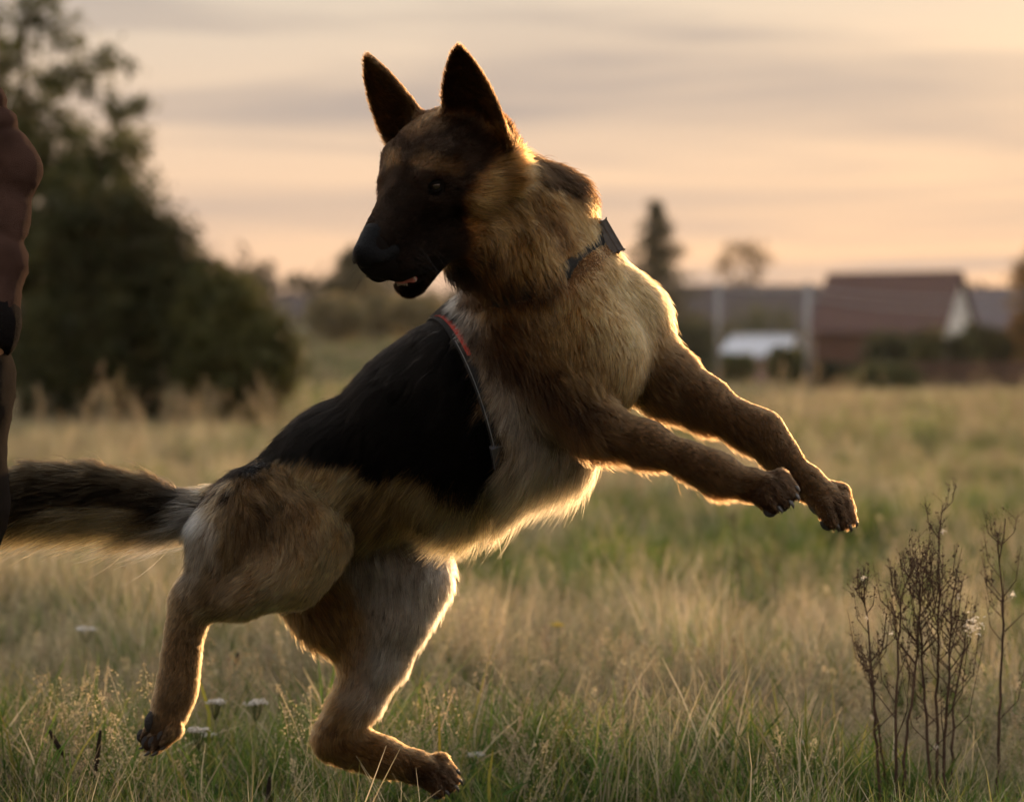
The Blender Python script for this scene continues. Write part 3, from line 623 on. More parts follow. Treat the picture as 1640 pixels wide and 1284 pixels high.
STRAP_AX = unit(np.cross(unit(Q(812, 780, -.05) - Q(706, 480, -.05)), np.array([.25, -1., 0])))
specs = {  # base(px), toe end(px), side axis, spread px, r px, toe r px, curl direction
  "near_fore": ((1205, 776, -.262), (1262, 792, -.30), (.22, -.75, -.50), 17.0, 24, 14.0, (-.2, 0, -1)),
  "far_fore": ((1292, 772, -.155), (1361, 826, -.18), (-.45, -.70, -.50), 17.0, 25, 14.0, (-.5, 0, -1)),
  "near_hind": ((272, 1132, -.06), (252, 1194, -.085), (.62, -.35, .25), 15.5, 24, 13.0, (-1, 0, -.2)),
  "far_hind": ((664, 1226, .075), (724, 1246, .06), (.05, -.75, -.66), 15.5, 22, 13.0, (-.3, 0, -1)),
}
legs = {"near_fore": nf, "far_fore": ff, "near_hind": nh, "far_hind": fh}
for kname, (b, t, sd, spx, r, tr, curl) in specs.items():
    pb, pt = Q(*b), Q(*t); s_ = unit(sd); tv = pt - pb; s_ = unit(s_ - unit(tv) * (s_ @ unit(tv)))
    cu = unit(curl); cu = unit(cu - unit(tv) * (cu @ unit(tv))) * np.linalg.norm(tv)
    pp, tips = paw(pb, tv, s_, mm(spx, b[2]), mm(r, b[2]), mm(tr, b[2]), kname, cu)
    PAWS[kname] = (pb, tv, s_, cu, tips)
    dog.add(legs[kname], .028, .034 if kname == "near_hind" else .030 if "hind" in kname else .022)
    dog.add(pp, .004, .012)
# tail
tailp = chain([(345, 818, .05, 34), (290, 818, .045, 26), (235, 806, .04, 33), (150, 790, .03, 38), (60, 788, .02, 37), (-20, 796, .02, 27), (-120, 822, .03, 12)], length=.040, lift=.34, part="tail", under=1.5)
dog.add(tailp, .005, .03)

# head: local frame (forward, up, side) about the stop between the eyes
HY, HP = R(38), R(30)
HF = np.array([-math.cos(HP) * math.sin(HY), -math.cos(HP) * math.cos(HY), -math.sin(HP)])
HU = np.array([-math.sin(HP) * math.sin(HY), -math.sin(HP) * math.cos(HY), math.cos(HP)])
HL = np.array([math.cos(HY), -math.sin(HY), 0.0])
HO = Q(661, 286, -.27)
def H(f, u, l): return HO + HF * f + HU * u + HL * l
HAX = np.stack([HF, HU, HL])
bk = -HF
def hc(a, b, ra, rb, **kw): return Cone(H(*a), H(*b), ra, rb, **kw)
head = [Ell(H(-.080, .002, 0), HAX, (.082, .060, .068), length=.012, lift=.2, flow=bk, part="head"),
        hc((-.012, .002, 0), (-.05, .014, 0), .040, .046, length=.007, lift=.15, flow=bk + .3 * HU, part="head"),
        hc((.124, -.060, 0), (.01, -.028, 0), .0290, .043, length=.005, lift=.12, part="face"),
        hc((.020, -.012, 0), (.120, -.044, 0), .026, .021, length=.005, lift=.12, flow=bk, part="face"),
        hc((-.03, -.028, 0), (.02, -.03, 0), .052, .040, length=.007, lift=.15, flow=bk, part="face")]
for sgn in (-1, 1):
    head += [hc((.108, -.086, .019 * sgn), (.012, -.090, .036 * sgn), .0200, .030, length=.005, lift=.12, part="face"),
             hc((.012, .002, .030 * sgn), (-.035, .016, .048 * sgn), .0165, .022, length=.008, lift=.2, part="head"),
             hc((.005, -.028, .034 * sgn), (-.045, -.030, .052 * sgn), .026, .038, length=.010, lift=.22, part="cheek"),
             hc((-.045, -.035, .050 * sgn), (-.105, -.035, .062 * sgn), .040, .042, length=.030, lift=.4, flow=bk - .5 * HU + .3 * sgn * HL, part="cheek"),
             hc((-.075, .000, .045 * sgn), (-.120, .004, .055 * sgn), .036, .036, length=.016, lift=.25, flow=bk - .3 * HU, part="head")]
dog.add(head, .018, .035)
jaw = [hc((.084, -.129, 0), (-.02, -.092, 0), .0150, .028, length=.006, lift=.15, part="jaw"),
       hc((.080, -.127, .013), (-.02, -.088, .036), .0125, .020, length=.006, lift=.15, part="jaw"),
       hc((.080, -.127, -.013), (-.02, -.088, -.036), .0125, .020, length=.006, lift=.15, part="jaw"),
       hc((-.02, -.085, 0), (-.10, -.075, 0), .032, .055, length=.018, lift=.3, part="jaw")]
dog.add(jaw, .012, .010)
EARS = []
for sgn in (-1, 1):
    w = HL * sgn * .95 - HU * (.42 if sgn < 0 else .20) - HF * .12
    e = Ear(H(-.108, .030, .062 * sgn), H(-.090, .160, .085 * sgn), w, .046, .0050)
    n = np.cross(e.t, e.w); e.n = n if n @ HF > 0 else -n
    EARS.append(e)
dog.add([EARS[0]], .01, .016); dog.add([EARS[1]], .01, .016)
for sgn in (-1, 1):                              # eye sockets
    dog.cuts.append((Ell(H(.016, -.010, .047 * sgn), np.eye(3), (.0125, .0125, .0125)), .006))

lo, hi = (-0.98, 3.18, 0.05), (0.62, 4.02, 1.30)
dV, dF = polygonize(dog, lo, hi, 0.0036)
dN = dog.grad(dV, .0015)

# coat pattern ------------------------------------------------------------
BLACK, DARK, BROWN, TAN, GOLD, CREAM, SILVER = [np.array(c) for c in ((.0018, .0015, .0013), (.022, .012, .007), (.095, .048, .020), (.33, .162, .056), (.28, .125, .038), (.52, .335, .145), (.50, .42, .33))]
def pmask(x, y, poly, soft):
    pts = np.asarray(poly, float); d2 = np.full(len(x), 1e18); ins = np.zeros(len(x), bool)
    for (x0, y0), (x1, y1) in zip(pts, np.roll(pts, -1, 0)):
        ex, ey = x1 - x0, y1 - y0; t = np.clip(((x - x0) * ex + (y - y0) * ey) / (ex * ex + ey * ey + 1e-9), 0, 1)
        d2 = np.minimum(d2, (x - x0 - t * ex) ** 2 + (y - y0 - t * ey) ** 2)
        c = ((y0 > y) != (y1 > y)) & (x < (x1 - x0) * (y - y0) / (y1 - y0 + 1e-12) + x0); ins ^= c
    d = np.sqrt(d2) * np.where(ins, 1, -1)
    return np.clip(.5 + d / (2 * soft), 0, 1)
TRUNKS = ("trunk", "belly", "chest", "neck")
PATTERN = [  # (parts, polygon in side view, colour, softness px, strength)
  (("trunk", "belly"), [(560, 745), (720, 760), (800, 745), (960, 720), (1000, 760), (830, 880), (640, 880), (540, 800)], CREAM, 20, .8),
  (("trunk", "belly"), [(560, 770), (640, 755), (705, 790), (690, 835), (600, 850), (540, 830)], BROWN, 25, .75),
  (("trunk", "belly", "chest"), [(800, 640), (890, 660), (960, 700), (930, 760), (830, 780), (790, 720)], SILVER, 40, .4),
  (("chest", "trunk", "near_fore"), [(900, 480), (1040, 480), (1060, 560), (1010, 640), (930, 640), (880, 560)], CREAM, 50, .08),
  (("trunk", "belly", "neck", "near_hind", "far_hind", "chest"), [(320, 800), (300, 770), (400, 640), (500, 560), (600, 490), (690, 420), (740, 400), (770, 450), (745, 500), (762, 580), (786, 640), (806, 690), (820, 752), (775, 775), (715, 780), (665, 752), (605, 757), (565, 742), (480, 735), (425, 748), (385, 782), (350, 800)], BLACK, 9, 1.),
  (("neck", "trunk", "chest"), [(735, 470), (760, 480), (785, 565), (860, 630), (905, 690), (870, 720), (815, 670), (772, 590), (745, 530)], SILVER, 14, .55),
  (("near_fore", "chest", "neck", "trunk", "belly"), [(745, 500), (775, 520), (870, 600), (960, 655), (940, 690), (850, 640), (770, 590), (742, 540)], DARK, 16, .85),  # shade of the crease behind the shoulder, painted into the fur colour
  (("neck", "head", "cheek", "ear"), [(795, 150), (815, 120), (900, 170), (1000, 250), (968, 308), (935, 318), (895, 310), (852, 294), (816, 255), (800, 200)], BLACK, 8, .97),
  (("neck", "cheek"), [(735, 436), (840, 438), (945, 422), (940, 458), (850, 492), (745, 486)], DARK, 12, .9),
  (("neck", "cheek"), [(860, 345), (905, 340), (925, 395), (880, 405)], DARK, 18, .75),
  (("neck",), [(760, 385), (800, 390), (815, 440), (765, 440)], DARK, 12, .85),
  (("chest",), [(930, 540), (960, 545), (965, 585), (930, 590)], BROWN, 14, .5),
  # head
  (("head", "cheek", "jaw"), [(742, 330), (760, 290), (800, 245), (850, 250), (860, 440), (790, 440), (765, 400), (748, 360)], TAN, 9, .9),
  (("head", "cheek"), [(655, 262), (680, 247), (715, 255), (735, 270), (730, 285), (700, 274), (670, 272)], TAN, 8, .22),
  (("head", "cheek", "face"), [(612, 250), (635, 248), (640, 268), (618, 275)], TAN, 7, .2),
  (("head",), [(645, 190), (720, 165), (760, 170), (700, 200), (660, 215)], BROWN, 14, .8),
  (("ear",), [(585, 90), (630, 150), (655, 190), (615, 230), (600, 180)], BROWN, 12, .55),
  (("ear",), [(735, 110), (775, 150), (815, 200), (815, 245), (780, 245), (740, 190)], BROWN, 12, .55),
  (("ear", "head", "cheek", "neck"), [(800, 180), (830, 215), (838, 290), (812, 300), (798, 240)], BROWN, 9, .35),
  (("ear",), [(775, 200), (805, 205), (812, 228), (785, 232)], TAN, 8, .7),
  # hind legs
  (("near_hind",), [(500, 745), (570, 760), (575, 850), (545, 920), (470, 990), (400, 990), (440, 940), (510, 880), (525, 820)], CREAM, 22, .85),
  (("near_hind", "tail", "trunk"), [(278, 790), (325, 785), (345, 830), (340, 890), (300, 930), (275, 880)], SILVER, 20, .85),
  (("near_hind",), [(350, 800), (440, 770), (500, 800), (470, 860), (400, 900), (355, 900)], DARK, 34, .7),
  (("near_hind",), [(300, 925), (380, 900), (400, 950), (330, 960), (285, 985)], DARK, 20, .6),
  (("near_hind",), [(240, 990), (330, 990), (340, 1100), (320, 1240), (190, 1240)], BROWN, 18, .7),
  (("far_hind",), [(590, 830), (700, 840), (740, 940), (700, 1020), (640, 1080), (600, 1140), (570, 1100), (600, 980), (560, 900)], SILVER, 26, .85),
  (("far_hind",), [(430, 960), (540, 940), (580, 1060), (550, 1110), (440, 1000)], BROWN, 26, .6),
  (("far_hind",), [(480, 1130), (560, 1110), (580, 1160), (780, 1200), (780, 1300), (480, 1230)], BROWN, 22, .75),
  (("near_fore",), [(1222, 740), (1300, 735), (1300, 845), (1205, 840)], DARK, 14, .7),
  (("far_fore",), [(1318, 800), (1370, 780), (1400, 860), (1310, 870)], DARK, 16, .6),
  (("near_hind",), [(210, 1140), (262, 1150), (290, 1230), (200, 1230)], DARK, 14, .8),
  (("far_hind",), [(655, 1225), (700, 1215), (770, 1225), (770, 1290), (640, 1290)], DARK, 14, .85),
  # tail
  (("tail",), [(-140, 700), (340, 700), (330, 800), (300, 812), (275, 846), (240, 826), (210, 818), (150, 815), (60, 820), (-140, 828)], BLACK, 13, .97),
]
BASE = {"trunk": TAN, "belly": TAN, "chest": TAN * 1.05, "neck": GOLD, "near_fore": BROWN * .8, "far_fore": BROWN * .8, "near_hind": np.array((.31, .19, .090)), "far_hind": TAN * .85,
        "tail": CREAM * .75, "head": DARK * .8, "face": DARK * .32, "cheek": DARK * .8, "jaw": DARK * .45, "ear": BROWN * .55}
def coat(p, names, Wp, jitter=7.0):
    x, y = to_px(p)
    nx = vnoise(p, 60, 1) * jitter + vnoise(p, 160, 2) * jitter * .7 + rng.normal(size=len(p)) * jitter * .6
    ny = vnoise(p, 60, 3) * jitter + vnoise(p, 160, 4) * jitter * .7 + rng.normal(size=len(p)) * jitter * .6
    hd = sum(Wp[:, names.index(k)] for k in ("head", "face", "cheek", "jaw", "ear"))
    sc_ = 1 - .6 * hd - .92 * Wp[:, names.index('tail')]; x = x + nx * sc_; y = y + ny * sc_
    col = Wp @ np.stack([BASE[n] for n in names])
    for parts, poly, c, soft, k in PATTERN:
        w = sum(Wp[:, names.index(q)] for q in parts if q in names)
        m = pmask(x, y, poly, soft) * k * np.clip(w * 1.6, 0, 1)
        col = col * (1 - m[:, None]) + c * m[:, None]
    # agouti mottling: dark-tipped patches in the tan of ruff, thighs and chest
    w = sum(Wp[:, names.index(q)] * a for q, a in (("neck", .75), ("cheek", .6), ("near_hind", .55), ("chest", .3), ("head", .5), ("belly", .25), ("far_hind", .2), ("tail", .1)))
    mot = np.clip(vnoise(p * [1, 1, .6], 42, 70) * .55 + vnoise(p, 120, 71) * .35 - .05, 0, 1) * w
    return col * (1 - .8 * mot)[:, None]
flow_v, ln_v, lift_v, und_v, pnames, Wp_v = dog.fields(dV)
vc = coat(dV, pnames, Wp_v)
dog_root = empty("shepherd_dog", (0.0, D0, 0.0))
tag(dog_root, "black and tan long-haired shepherd dog leaping through the air, head turned back", "dog")
def mat_skin():
    m, nt, b = mat_new("dog_skin"); a = nt.nodes.new("ShaderNodeAttribute"); a.attribute_name = "coat"
    mx = nt.nodes.new("ShaderNodeMix"); mx.data_type = 'RGBA'; mx.blend_type = 'MULTIPLY'; mx.inputs["Factor"].default_value = 1.0
    mx.inputs["B"].default_value = (.45, .42, .40, 1)
    nt.links.new(a.outputs["Color"], mx.inputs["A"]); nt.links.new(mx.outputs["Result"], b.inputs["Base Color"])
    b.inputs["Roughness"].default_value = .9; b.inputs["Specular IOR Level"].default_value = .1
    return m
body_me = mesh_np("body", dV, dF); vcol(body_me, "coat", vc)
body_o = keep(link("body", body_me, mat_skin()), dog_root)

# fur ---------------------------------------------------------------------
N_HAIR = 400000
BUCKLE_X = Q(898, 440, -.1)[0]
STRAPS = [(Q(858, 425, -.10), unit(Q(885, 480, -.09) - Q(805, 275, -.14)), .016, .12), (Q(738, 640, -.05), STRAP_AX, .010, .35)]
def grow_fur():
    q = dV[dF]; a = np.linalg.norm(np.cross(q[:, 1] - q[:, 0], q[:, 2] - q[:, 0]), axis=1) * .5 + np.linalg.norm(np.cross(q[:, 2] - q[:, 0], q[:, 3] - q[:, 0]), axis=1) * .5
    fl = ln_v[dF].mean(1)
    short = np.clip((.016 - fl) / .010, 0, 1)
    fn = dN[dF].mean(1); vis = np.clip(-fn[:, 1] * 1.0 + .75, .35, 1.25)        # sparser on the side turned away
    w = a * (1 + 1.6 * short) * vis; w /= w.sum()
    fi = rng.choice(len(dF), N_HAIR, p=w)
    u, v = rng.random((2, N_HAIR, 1))
    c = q[fi]; root = (c[:, 0] * (1 - u) + c[:, 1] * u) * (1 - v) + (c[:, 3] * (1 - u) + c[:, 2] * u) * v
    vi = dF[fi]; bl = lambda A: ((A[vi[:, 0]] * (1 - u) + A[vi[:, 1]] * u) * (1 - v) + (A[vi[:, 3]] * (1 - u) + A[vi[:, 2]] * u) * v)
    n = bl(dN); n /= np.linalg.norm(n, axis=1)[:, None]
    fw = bl(flow_v); ln = bl(ln_v[:, None])[:, 0]; lift = bl(lift_v[:, None])[:, 0]; und = bl(und_v[:, None])[:, 0]
    flow, Wp = fw, np.stack([bl(Wp_v[:, i:i + 1])[:, 0] for i in range(Wp_v.shape[1])], 1)
    # drop hairs inside mouth / sockets, on pads
    face = Wp[:, pnames.index("face")] + Wp[:, pnames.index("jaw")]
    rel = root - HO; lf, lu, ll = rel @ HF, rel @ HU, rel @ HL
    mouth = (face > .4) & (lf > .0) & (((n @ HU < -.35) & (lu > -.125) & (Wp[:, pnames.index("face")] > .3)) | ((n @ HU > .3) & (lu < -.09)))
    noset = (lf > .124) & (lu > -.080)
    eye = np.zeros(N_HAIR, bool)
    for sgn in (-1, 1): eye |= np.linalg.norm(root - H(.014, -.010, .046 * sgn), axis=1) < .0135
    ok = ~(mouth | noset | eye)
    for (pb, tv, s_, cu, tips) in PAWS.values():
        for tp, td, kn in tips: ok &= ~(((root - tp) @ unit(cu) > .002) & (np.linalg.norm(root - tp, axis=1) < .017))
    root, n, flow, ln, lift, und, Wp = [A[ok] for A in (root, n, flow, ln, lift, und, Wp)]
    M = len(root)
    # swirl and parting noise shared by neighbours, plus single-hair scatter
    coh = np.stack([vnoise(root, 45, 20 + i) for i in range(3)], 1) * (.22 - .17 * Wp[:, pnames.index('tail')])[:, None] + np.stack([vnoise(root, 150, 30 + i) for i in range(3)], 1) * .16
    t = flow + coh + rng.normal(size=(M, 3)) * (.10 + .16 * Wp[:, pnames.index('neck')] + .08 * Wp[:, pnames.index('chest')])[:, None]
    t -= n * np.einsum('ij,ij->i', t, n)[:, None]; t /= np.linalg.norm(t, axis=1)[:, None] + 1e-9
    L = ln * (1 + und * np.clip(-n[:, 2] * 1.3 - .15, 0, 1)) * np.clip(1 + vnoise(root, 70, 40) * (.18 - .12 * Wp[:, pnames.index('tail')]) + rng.normal(size=M) * .2, .4, 1.6)
    for (pc, pa, hw, kk) in STRAPS:                                                # straps press the coat flat
        dd = np.abs((root - pc) @ pa); inn = (np.linalg.norm(root - pc, axis=1) < .26) & ((root[:, 0] > BUCKLE_X) | (hw < .012)); L *= np.where(inn & (Wp[:, pnames.index('head')] < .2), 1 - (1 - kk) * np.clip((hw * 1.6 - dd) / (hw * .6), 0, 1), 1)
    stray = rng.random(M) < .008; L[stray] *= 1.2
    lf2 = np.clip(lift + rng.normal(size=M) * .09 + stray * .25, .05, 1.0)
    d0 = t * (1 - lf2)[:, None] + n * (lf2 + .12)[:, None]; d0 /= np.linalg.norm(d0, axis=1)[:, None]
    d1 = t * 1.0 + n * (lf2 * .25)[:, None] + np.array([0, 0, -.35]) + rng.normal(size=(M, 3)) * .08; d1 /= np.linalg.norm(d1, axis=1)[:, None]
    K = 5; s = np.linspace(0, 1, K)
    pts = np.stack([root + (d0 * (k - .5 * k * k) + d1 * (.5 * k * k)) * L[:, None] for k in s], 1)
    # locks: hairs lean towards the nearest lock guide
    G = rng.choice(M, M // 12, replace=False); kd = kdtree.KDTree(len(G))
    for i, g in enumerate(G): kd.insert(root[g], i)
    kd.balance()
    near = np.array([kd.find(r)[1] for r in root]); g = G[near]
    goff = pts[g] - root[g][:, None] ; goff = goff * (L / L[g])[:, None, None]
    guide = root[g][:, None] * .75 + root[:, None] * .25 + goff
    cl = (s ** 1.2)[None, :, None] * (np.clip((L - .008) / .03, 0, 1) * rng.uniform(.15, .65, M) * (1 - .6 * sum(Wp[:, pnames.index(q)] for q in ("near_fore", "far_fore", "belly"))))[:, None, None]
    pts = pts * (1 - cl) + guide * cl
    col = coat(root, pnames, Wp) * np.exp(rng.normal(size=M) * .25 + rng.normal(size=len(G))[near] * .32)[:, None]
    dk = rng.random(M) < .06; col[dk] *= .35                                        # scattered dark guard hairs
    tipc = np.clip(col * np.array([1.25, 1.2, 1.15]), 0, .75)
    rad = np.where(ln < .012, .00026, .00034) * rng.uniform(.7, 1.2, M)
    cu = bpy.data.hair_curves.new("fur"); cu.add_curves([K] * M)
    cu.attributes["position"].data.foreach_set("vector", pts.astype(np.float32).ravel())
    prof = np.array([1.0, 1.0, .85, .6, .12])
    ra = cu.attributes.get("radius") or cu.attributes.new("radius", 'FLOAT', 'POINT')
    ra.data.foreach_set("value", (rad[:, None] * prof).astype(np.float32).ravel())
    ca = cu.attributes.new("coat", 'FLOAT_COLOR', 'POINT')
    cc = np.ones((M, K, 4), np.float32); cc[:, :, :3] = col[:, None] * (1 - s)[None, :, None] + tipc[:, None] * s[None, :, None]
    ca.data.foreach_set("color", cc.ravel())
    return cu
def mat_fur():
    m = bpy.data.materials.new("dog_fur"); m.use_nodes = True; nt = m.node_tree; N, L = nt.nodes, nt.links; N.clear()
    out = N.new("ShaderNodeOutputMaterial"); h = N.new("ShaderNodeBsdfHairPrincipled"); h.parametrization = 'COLOR'
    a = N.new("ShaderNodeAttribute"); a.attribute_name = "coat"
    L.new(a.outputs["Color"], h.inputs["Color"]); h.inputs["Roughness"].default_value = .42; h.inputs["Radial Roughness"].default_value = .6
    h.inputs["Random Roughness"].default_value = .2
    h.inputs["Coat"].default_value = 0.0; h.inputs["IOR"].default_value = 1.07
    L.new(h.outputs[0], out.inputs["Surface"]); return m
fur_o = keep(link("fur", grow_fur(), mat_fur()), dog_root)
# dog: nose, eyes, mouth, claws, pads --------------------------------------
def ico(c, r, axes=None, sub=2):
    bm = bmesh.new(); bmesh.ops.create_icosphere(bm, subdivisions=sub, radius=1.0)
    V = np.array([v.co[:] for v in bm.verts]); F_ = np.array([[v.index for v in f.verts] for f in bm.faces]); bm.free()
    r = np.broadcast_to(np.asarray(r, float), (3,)); V = V * r
    if axes is not None: V = V @ np.asarray(axes)
    return V + np.asarray(c, float), F_
def gloss(name, col, rough, bump=0.0, scale=200, coat=0.0, sss=0.0):
    m = mat_noise(name, tuple(c * .75 for c in col), tuple(c * 1.2 for c in col), scale * .2, rough, bump, bump_scale=scale, spec=.5)
    b = m.node_tree.nodes["Principled BSDF"]; b.inputs["Coat Weight"].default_value = coat
    if sss: b.inputs["Subsurface Weight"].default_value = sss; b.inputs["Subsurface Radius"].default_value = (.01, .004, .003)
    return m
M_NOSE = gloss("nose_leather", (.004, .004, .0045), .42, .35, 420, 0); M_EYE = gloss("eye", (.006, .003, .002), .03, 0, 100, .0)
for _m, _s in ((M_NOSE, .05), (M_EYE, .8)): _m.node_tree.nodes["Principled BSDF"].inputs["Specular IOR Level"].default_value = _s
M_TONGUE = gloss("tongue", (.42, .13, .12), .35, .25, 300, .3, .2); M_TOOTH = gloss("tooth", (.40, .35, .27), .4); M_CLAW = gloss("claw", (.03, .024, .02), .35, .1, 200, .3); M_PAD = gloss("paw_pad", (.02, .016, .015), .7, .8, 300)
M_LID = gloss("dark_skin", (.006, .005, .0045), .7); M_LID.node_tree.nodes["Principled BSDF"].inputs["Specular IOR Level"].default_value = .05
nb = Body(); nz = []
nz.append(Cone(H(.139, -.047, 0), H(.110, -.038, 0), .0205, .0235))
for sg in (-1, 1): nz.append(Cone(H(.137, -.056, .0140 * sg), H(.116, -.056, .0190 * sg), .0145, .0150))
nz.append(Cone(H(.138, -.066, 0), H(.126, -.088, 0), .0080, .0060))
nb.add(nz, .008, .008)
for sg in (-1, 1): nb.cuts.append((Cone(H(.156, -.060, .0130 * sg), H(.138, -.062, .0220 * sg), .0044, .0050), .003))
c0 = H(.13, -.058, 0); nV, nF = polygonize(nb, c0 - .05, c0 + .05, .0013)
keep(link("nose", mesh_np("nose", nV, nF), M_NOSE), dog_root)
for sg in (-1, 1):
    ec = H(.0045, -.0105, .0405 * sg); ax = unit(HL * sg * .62 + HF * .78 + HU * .05)
    e = keep(link("eye", mesh_np("eye", *ico(ec, .0118, sub=3)), M_EYE), dog_root)
    # lids: a dark almond rim hugging the eyeball
    s1 = unit(np.cross(ax, HU)); u1 = np.cross(s1, ax); th = np.linspace(0, 2 * math.pi, 33)
    rim = [ec + ax * (.0092 - .004 * math.cos(t) ** 2) + s1 * .0105 * math.cos(t) + u1 * (.0060 * math.sin(t)) for t in th]
    keep(link("eyelid", MB().tube(rim, .0030, 6, False).mesh("eyelid")), dog_root).data.materials.append(M_LID)
tb = Body(); tb.add([Cone(H(.088, -.116, .004), H(.02, -.100, 0), .0070, .010), Cone(H(.088, -.116, -.004), H(.02, -.100, 0), .0070, .010), Cone(H(.086, -.116, .015), H(.03, -.104, .016), .0055, .008), Cone(H(.086, -.116, -.013), H(.03, -.104, -.016), .0055, .008)], .006, .006)
c0 = H(.055, -.105, 0); tV, tF = polygonize(tb, c0 - .07, c0 + .07, .0018); keep(link("tongue", mesh_np("tongue", tV, tF), M_TONGUE), dog_root)
def tooth(base, d, h, r):
    d = unit(d); keep(link("tooth", MB().tube([base, base + d * h * .5, base + d * h], [r, r * .72, r * .1], 8).mesh("tooth")), dog_root).data.materials.append(M_TOOTH)
for sg in (-1, 1):
    tooth(H(.086, -.120, .0175 * sg), HU + .15 * HF + .2 * sg * HL, .011, .0028); tooth(H(.104, -.100, .0155 * sg), -HU + .1 * HF, .010, .0028)
    for k in range(4): tooth(H(.072 - .013 * k, -.1175 + .0045 * k, (.0215 + .003 * k) * sg), HU, .0038 + .0008 * k, .0026)
for k in range(5): tooth(H(.0945, -.121, -.008 + .004 * k), HU + .3 * HF, .005, .0017)
for kname, (pb, tv, s_, cu, tips) in PAWS.items():
    un = unit(tv); uc = unit(cu)
    for tp, td, kn in tips:
        b0 = tp + un * .006 - uc * .004
        keep(link("claw", MB().tube([b0, b0 + un * .006 + uc * .001, b0 + un * .010 + uc * .004, b0 + un * .0115 + uc * .008], [.0036, .0031, .0020, .0004], 7).mesh("claw")), dog_root).data.materials.append(M_CLAW)
        keep(link("toe_pad", mesh_np("toe_pad", *ico(tp + uc * .0058 - un * .003, (.0105, .0085, .0075), np.stack([un, np.cross(uc, un), uc])))), dog_root).data.materials.append(M_PAD)
    keep(link("paw_pad", mesh_np("paw_pad", *ico(pb + tv * .45 + uc * .020, (.018, .021, .010), np.stack([un, np.cross(uc, un), uc])))), dog_root).data.materials.append(M_PAD)
def whiskers():
    r = np.random.default_rng(9); K = 6; P_ = []
    for sg in (-1, 1):
        for k in range(9):
            b = H(.10 - .012 * (k % 4), -.068 - .006 * (k // 4), (.027 + .003 * (k % 4)) * sg); d = unit(HL * sg * .9 + HF * r.uniform(-.2, .5) - HU * r.uniform(.1, .6)); L_ = r.uniform(.05, .085)
            P_.append([b + d * L_ * t + np.array([0, 0, -1]) * .02 * t * t for t in np.linspace(0, 1, K)])
    cu = bpy.data.hair_curves.new("whiskers"); cu.add_curves([K] * len(P_)); cu.attributes["position"].data.foreach_set("vector", np.array(P_, np.float32).ravel())
    ra = cu.attributes.get("radius") or cu.attributes.new("radius", 'FLOAT', 'POINT'); ra.data.foreach_set("value", np.tile(np.linspace(.00020, .00006, K), len(P_)).astype(np.float32)); return cu
keep(link("whiskers", whiskers(), gloss("whisker", (.008, .006, .005), .7)), dog_root)

# collar and harness --------------------------------------------------------
def loop_on(body, c, e1, e2, n=96, off=.003, rmax=.3):
    """closed loop where the plane (c, e1, e2) cuts the body"""
    th = np.arange(n) * 2 * math.pi / n; D = np.cos(th)[:, None] * e1 + np.sin(th)[:, None] * e2; lo_ = np.zeros(n); hi_ = np.full(n, rmax)
    for _ in range(24):
        md = (lo_ + hi_) / 2; ins = body.d(c + D * md[:, None]) < off; lo_ = np.where(ins, md, lo_); hi_ = np.where(ins, hi_, md)
    r_ = lo_; 
    for _ in range(6): r_ = (np.roll(r_, 1) + 2 * r_ + np.roll(r_, -1)) / 4
    return c + D * r_[:, None], D
def band(L_, D, ax, half, th):
    """strap of real thickness along a closed loop"""
    n = len(L_); V = np.stack([L_ - ax * half, L_ + ax * half, L_ + ax * half + D * th, L_ - ax * half + D * th], 1).reshape(-1, 3)
    i = np.arange(n) * 4; j = np.roll(i, -1); return V, np.concatenate([np.stack([i + k, i + (k + 1) % 4, j + (k + 1) % 4, j + k], 1) for k in range(4)])
M_STRAP = mat_noise("black_webbing", (.008, .008, .008), (.016, .015, .015), 60, .75, .6, bump_scale=700); M_RED = mat_noise("red_webbing", (.42, .030, .018), (.55, .05, .03), 60, .7, .5, bump_scale=600)
M_BUCKLE = gloss("dark_buckle", (.05, .05, .055), .28, .1, 120, .2); M_STEEL = gloss("steel", (.30, .30, .31), .25); M_THREAD = gloss("white_thread", (.42, .42, .42), .8)
_n = Body(); _n.add(neck, .04, .05)
ca_ = unit(Q(885, 480, -.09) - Q(805, 275, -.14)); cc_ = Q(858, 425, -.10); e1 = np.array([1., 0, 0]); e1 = unit(e1 - ca_ * (e1 @ ca_)); e2 = np.cross(ca_, e1)
cL, cD = loop_on(_n, cc_, e1, e2, off=.008)
col_root = empty("dog_collar", tuple(cc_)); tag(col_root, "black dog collar with a metal-edged buckle on the shepherd's neck", "collar")
keep(link("strap", mesh_np("strap", *band(cL, cD, ca_, .012, .003)), M_STRAP), col_root)
def orient_box(c, a, b, n, ha, hb, hn, bev=.0015):
    bm = bmesh.new(); bmesh.ops.create_cube(bm, size=2.0)
    for v in bm.verts: v.co = Vector(tuple(a * v.co.x * ha + b * v.co.y * hb + n * v.co.z * hn))
    bmesh.ops.bevel(bm, geom=bm.edges[:], offset=bev, segments=2, affect='EDGES')
    for v in bm.verts: v.co += Vector(tuple(c))
    return bm_mesh("piece", bm)
def piece(name, mat, root, *a, **k): me = orient_box(*a, **k); me.name = name; return keep(link(name, me, mat), root)
bc = Q(970, 384, -.085); bt = unit(Q(990, 400, -.085) - Q(962, 352, -.085)); bn = unit(np.cross(bt, np.array([0, 1., 0]))); bn = bn if bn[0] > 0 else -bn; by = np.cross(bt, bn)
bk_ = piece("buckle", M_BUCKLE, col_root, bc, bt, by, bn, .024, .017, .008)
for o_, nm in ((.0115, "buckle_frame"), (-.009, "buckle_frame")):
    q = piece(nm, M_BUCKLE, col_root, bc + bn * o_, bt, by, bn, .0265 if o_ > 0 else .024, .018, .0042); 
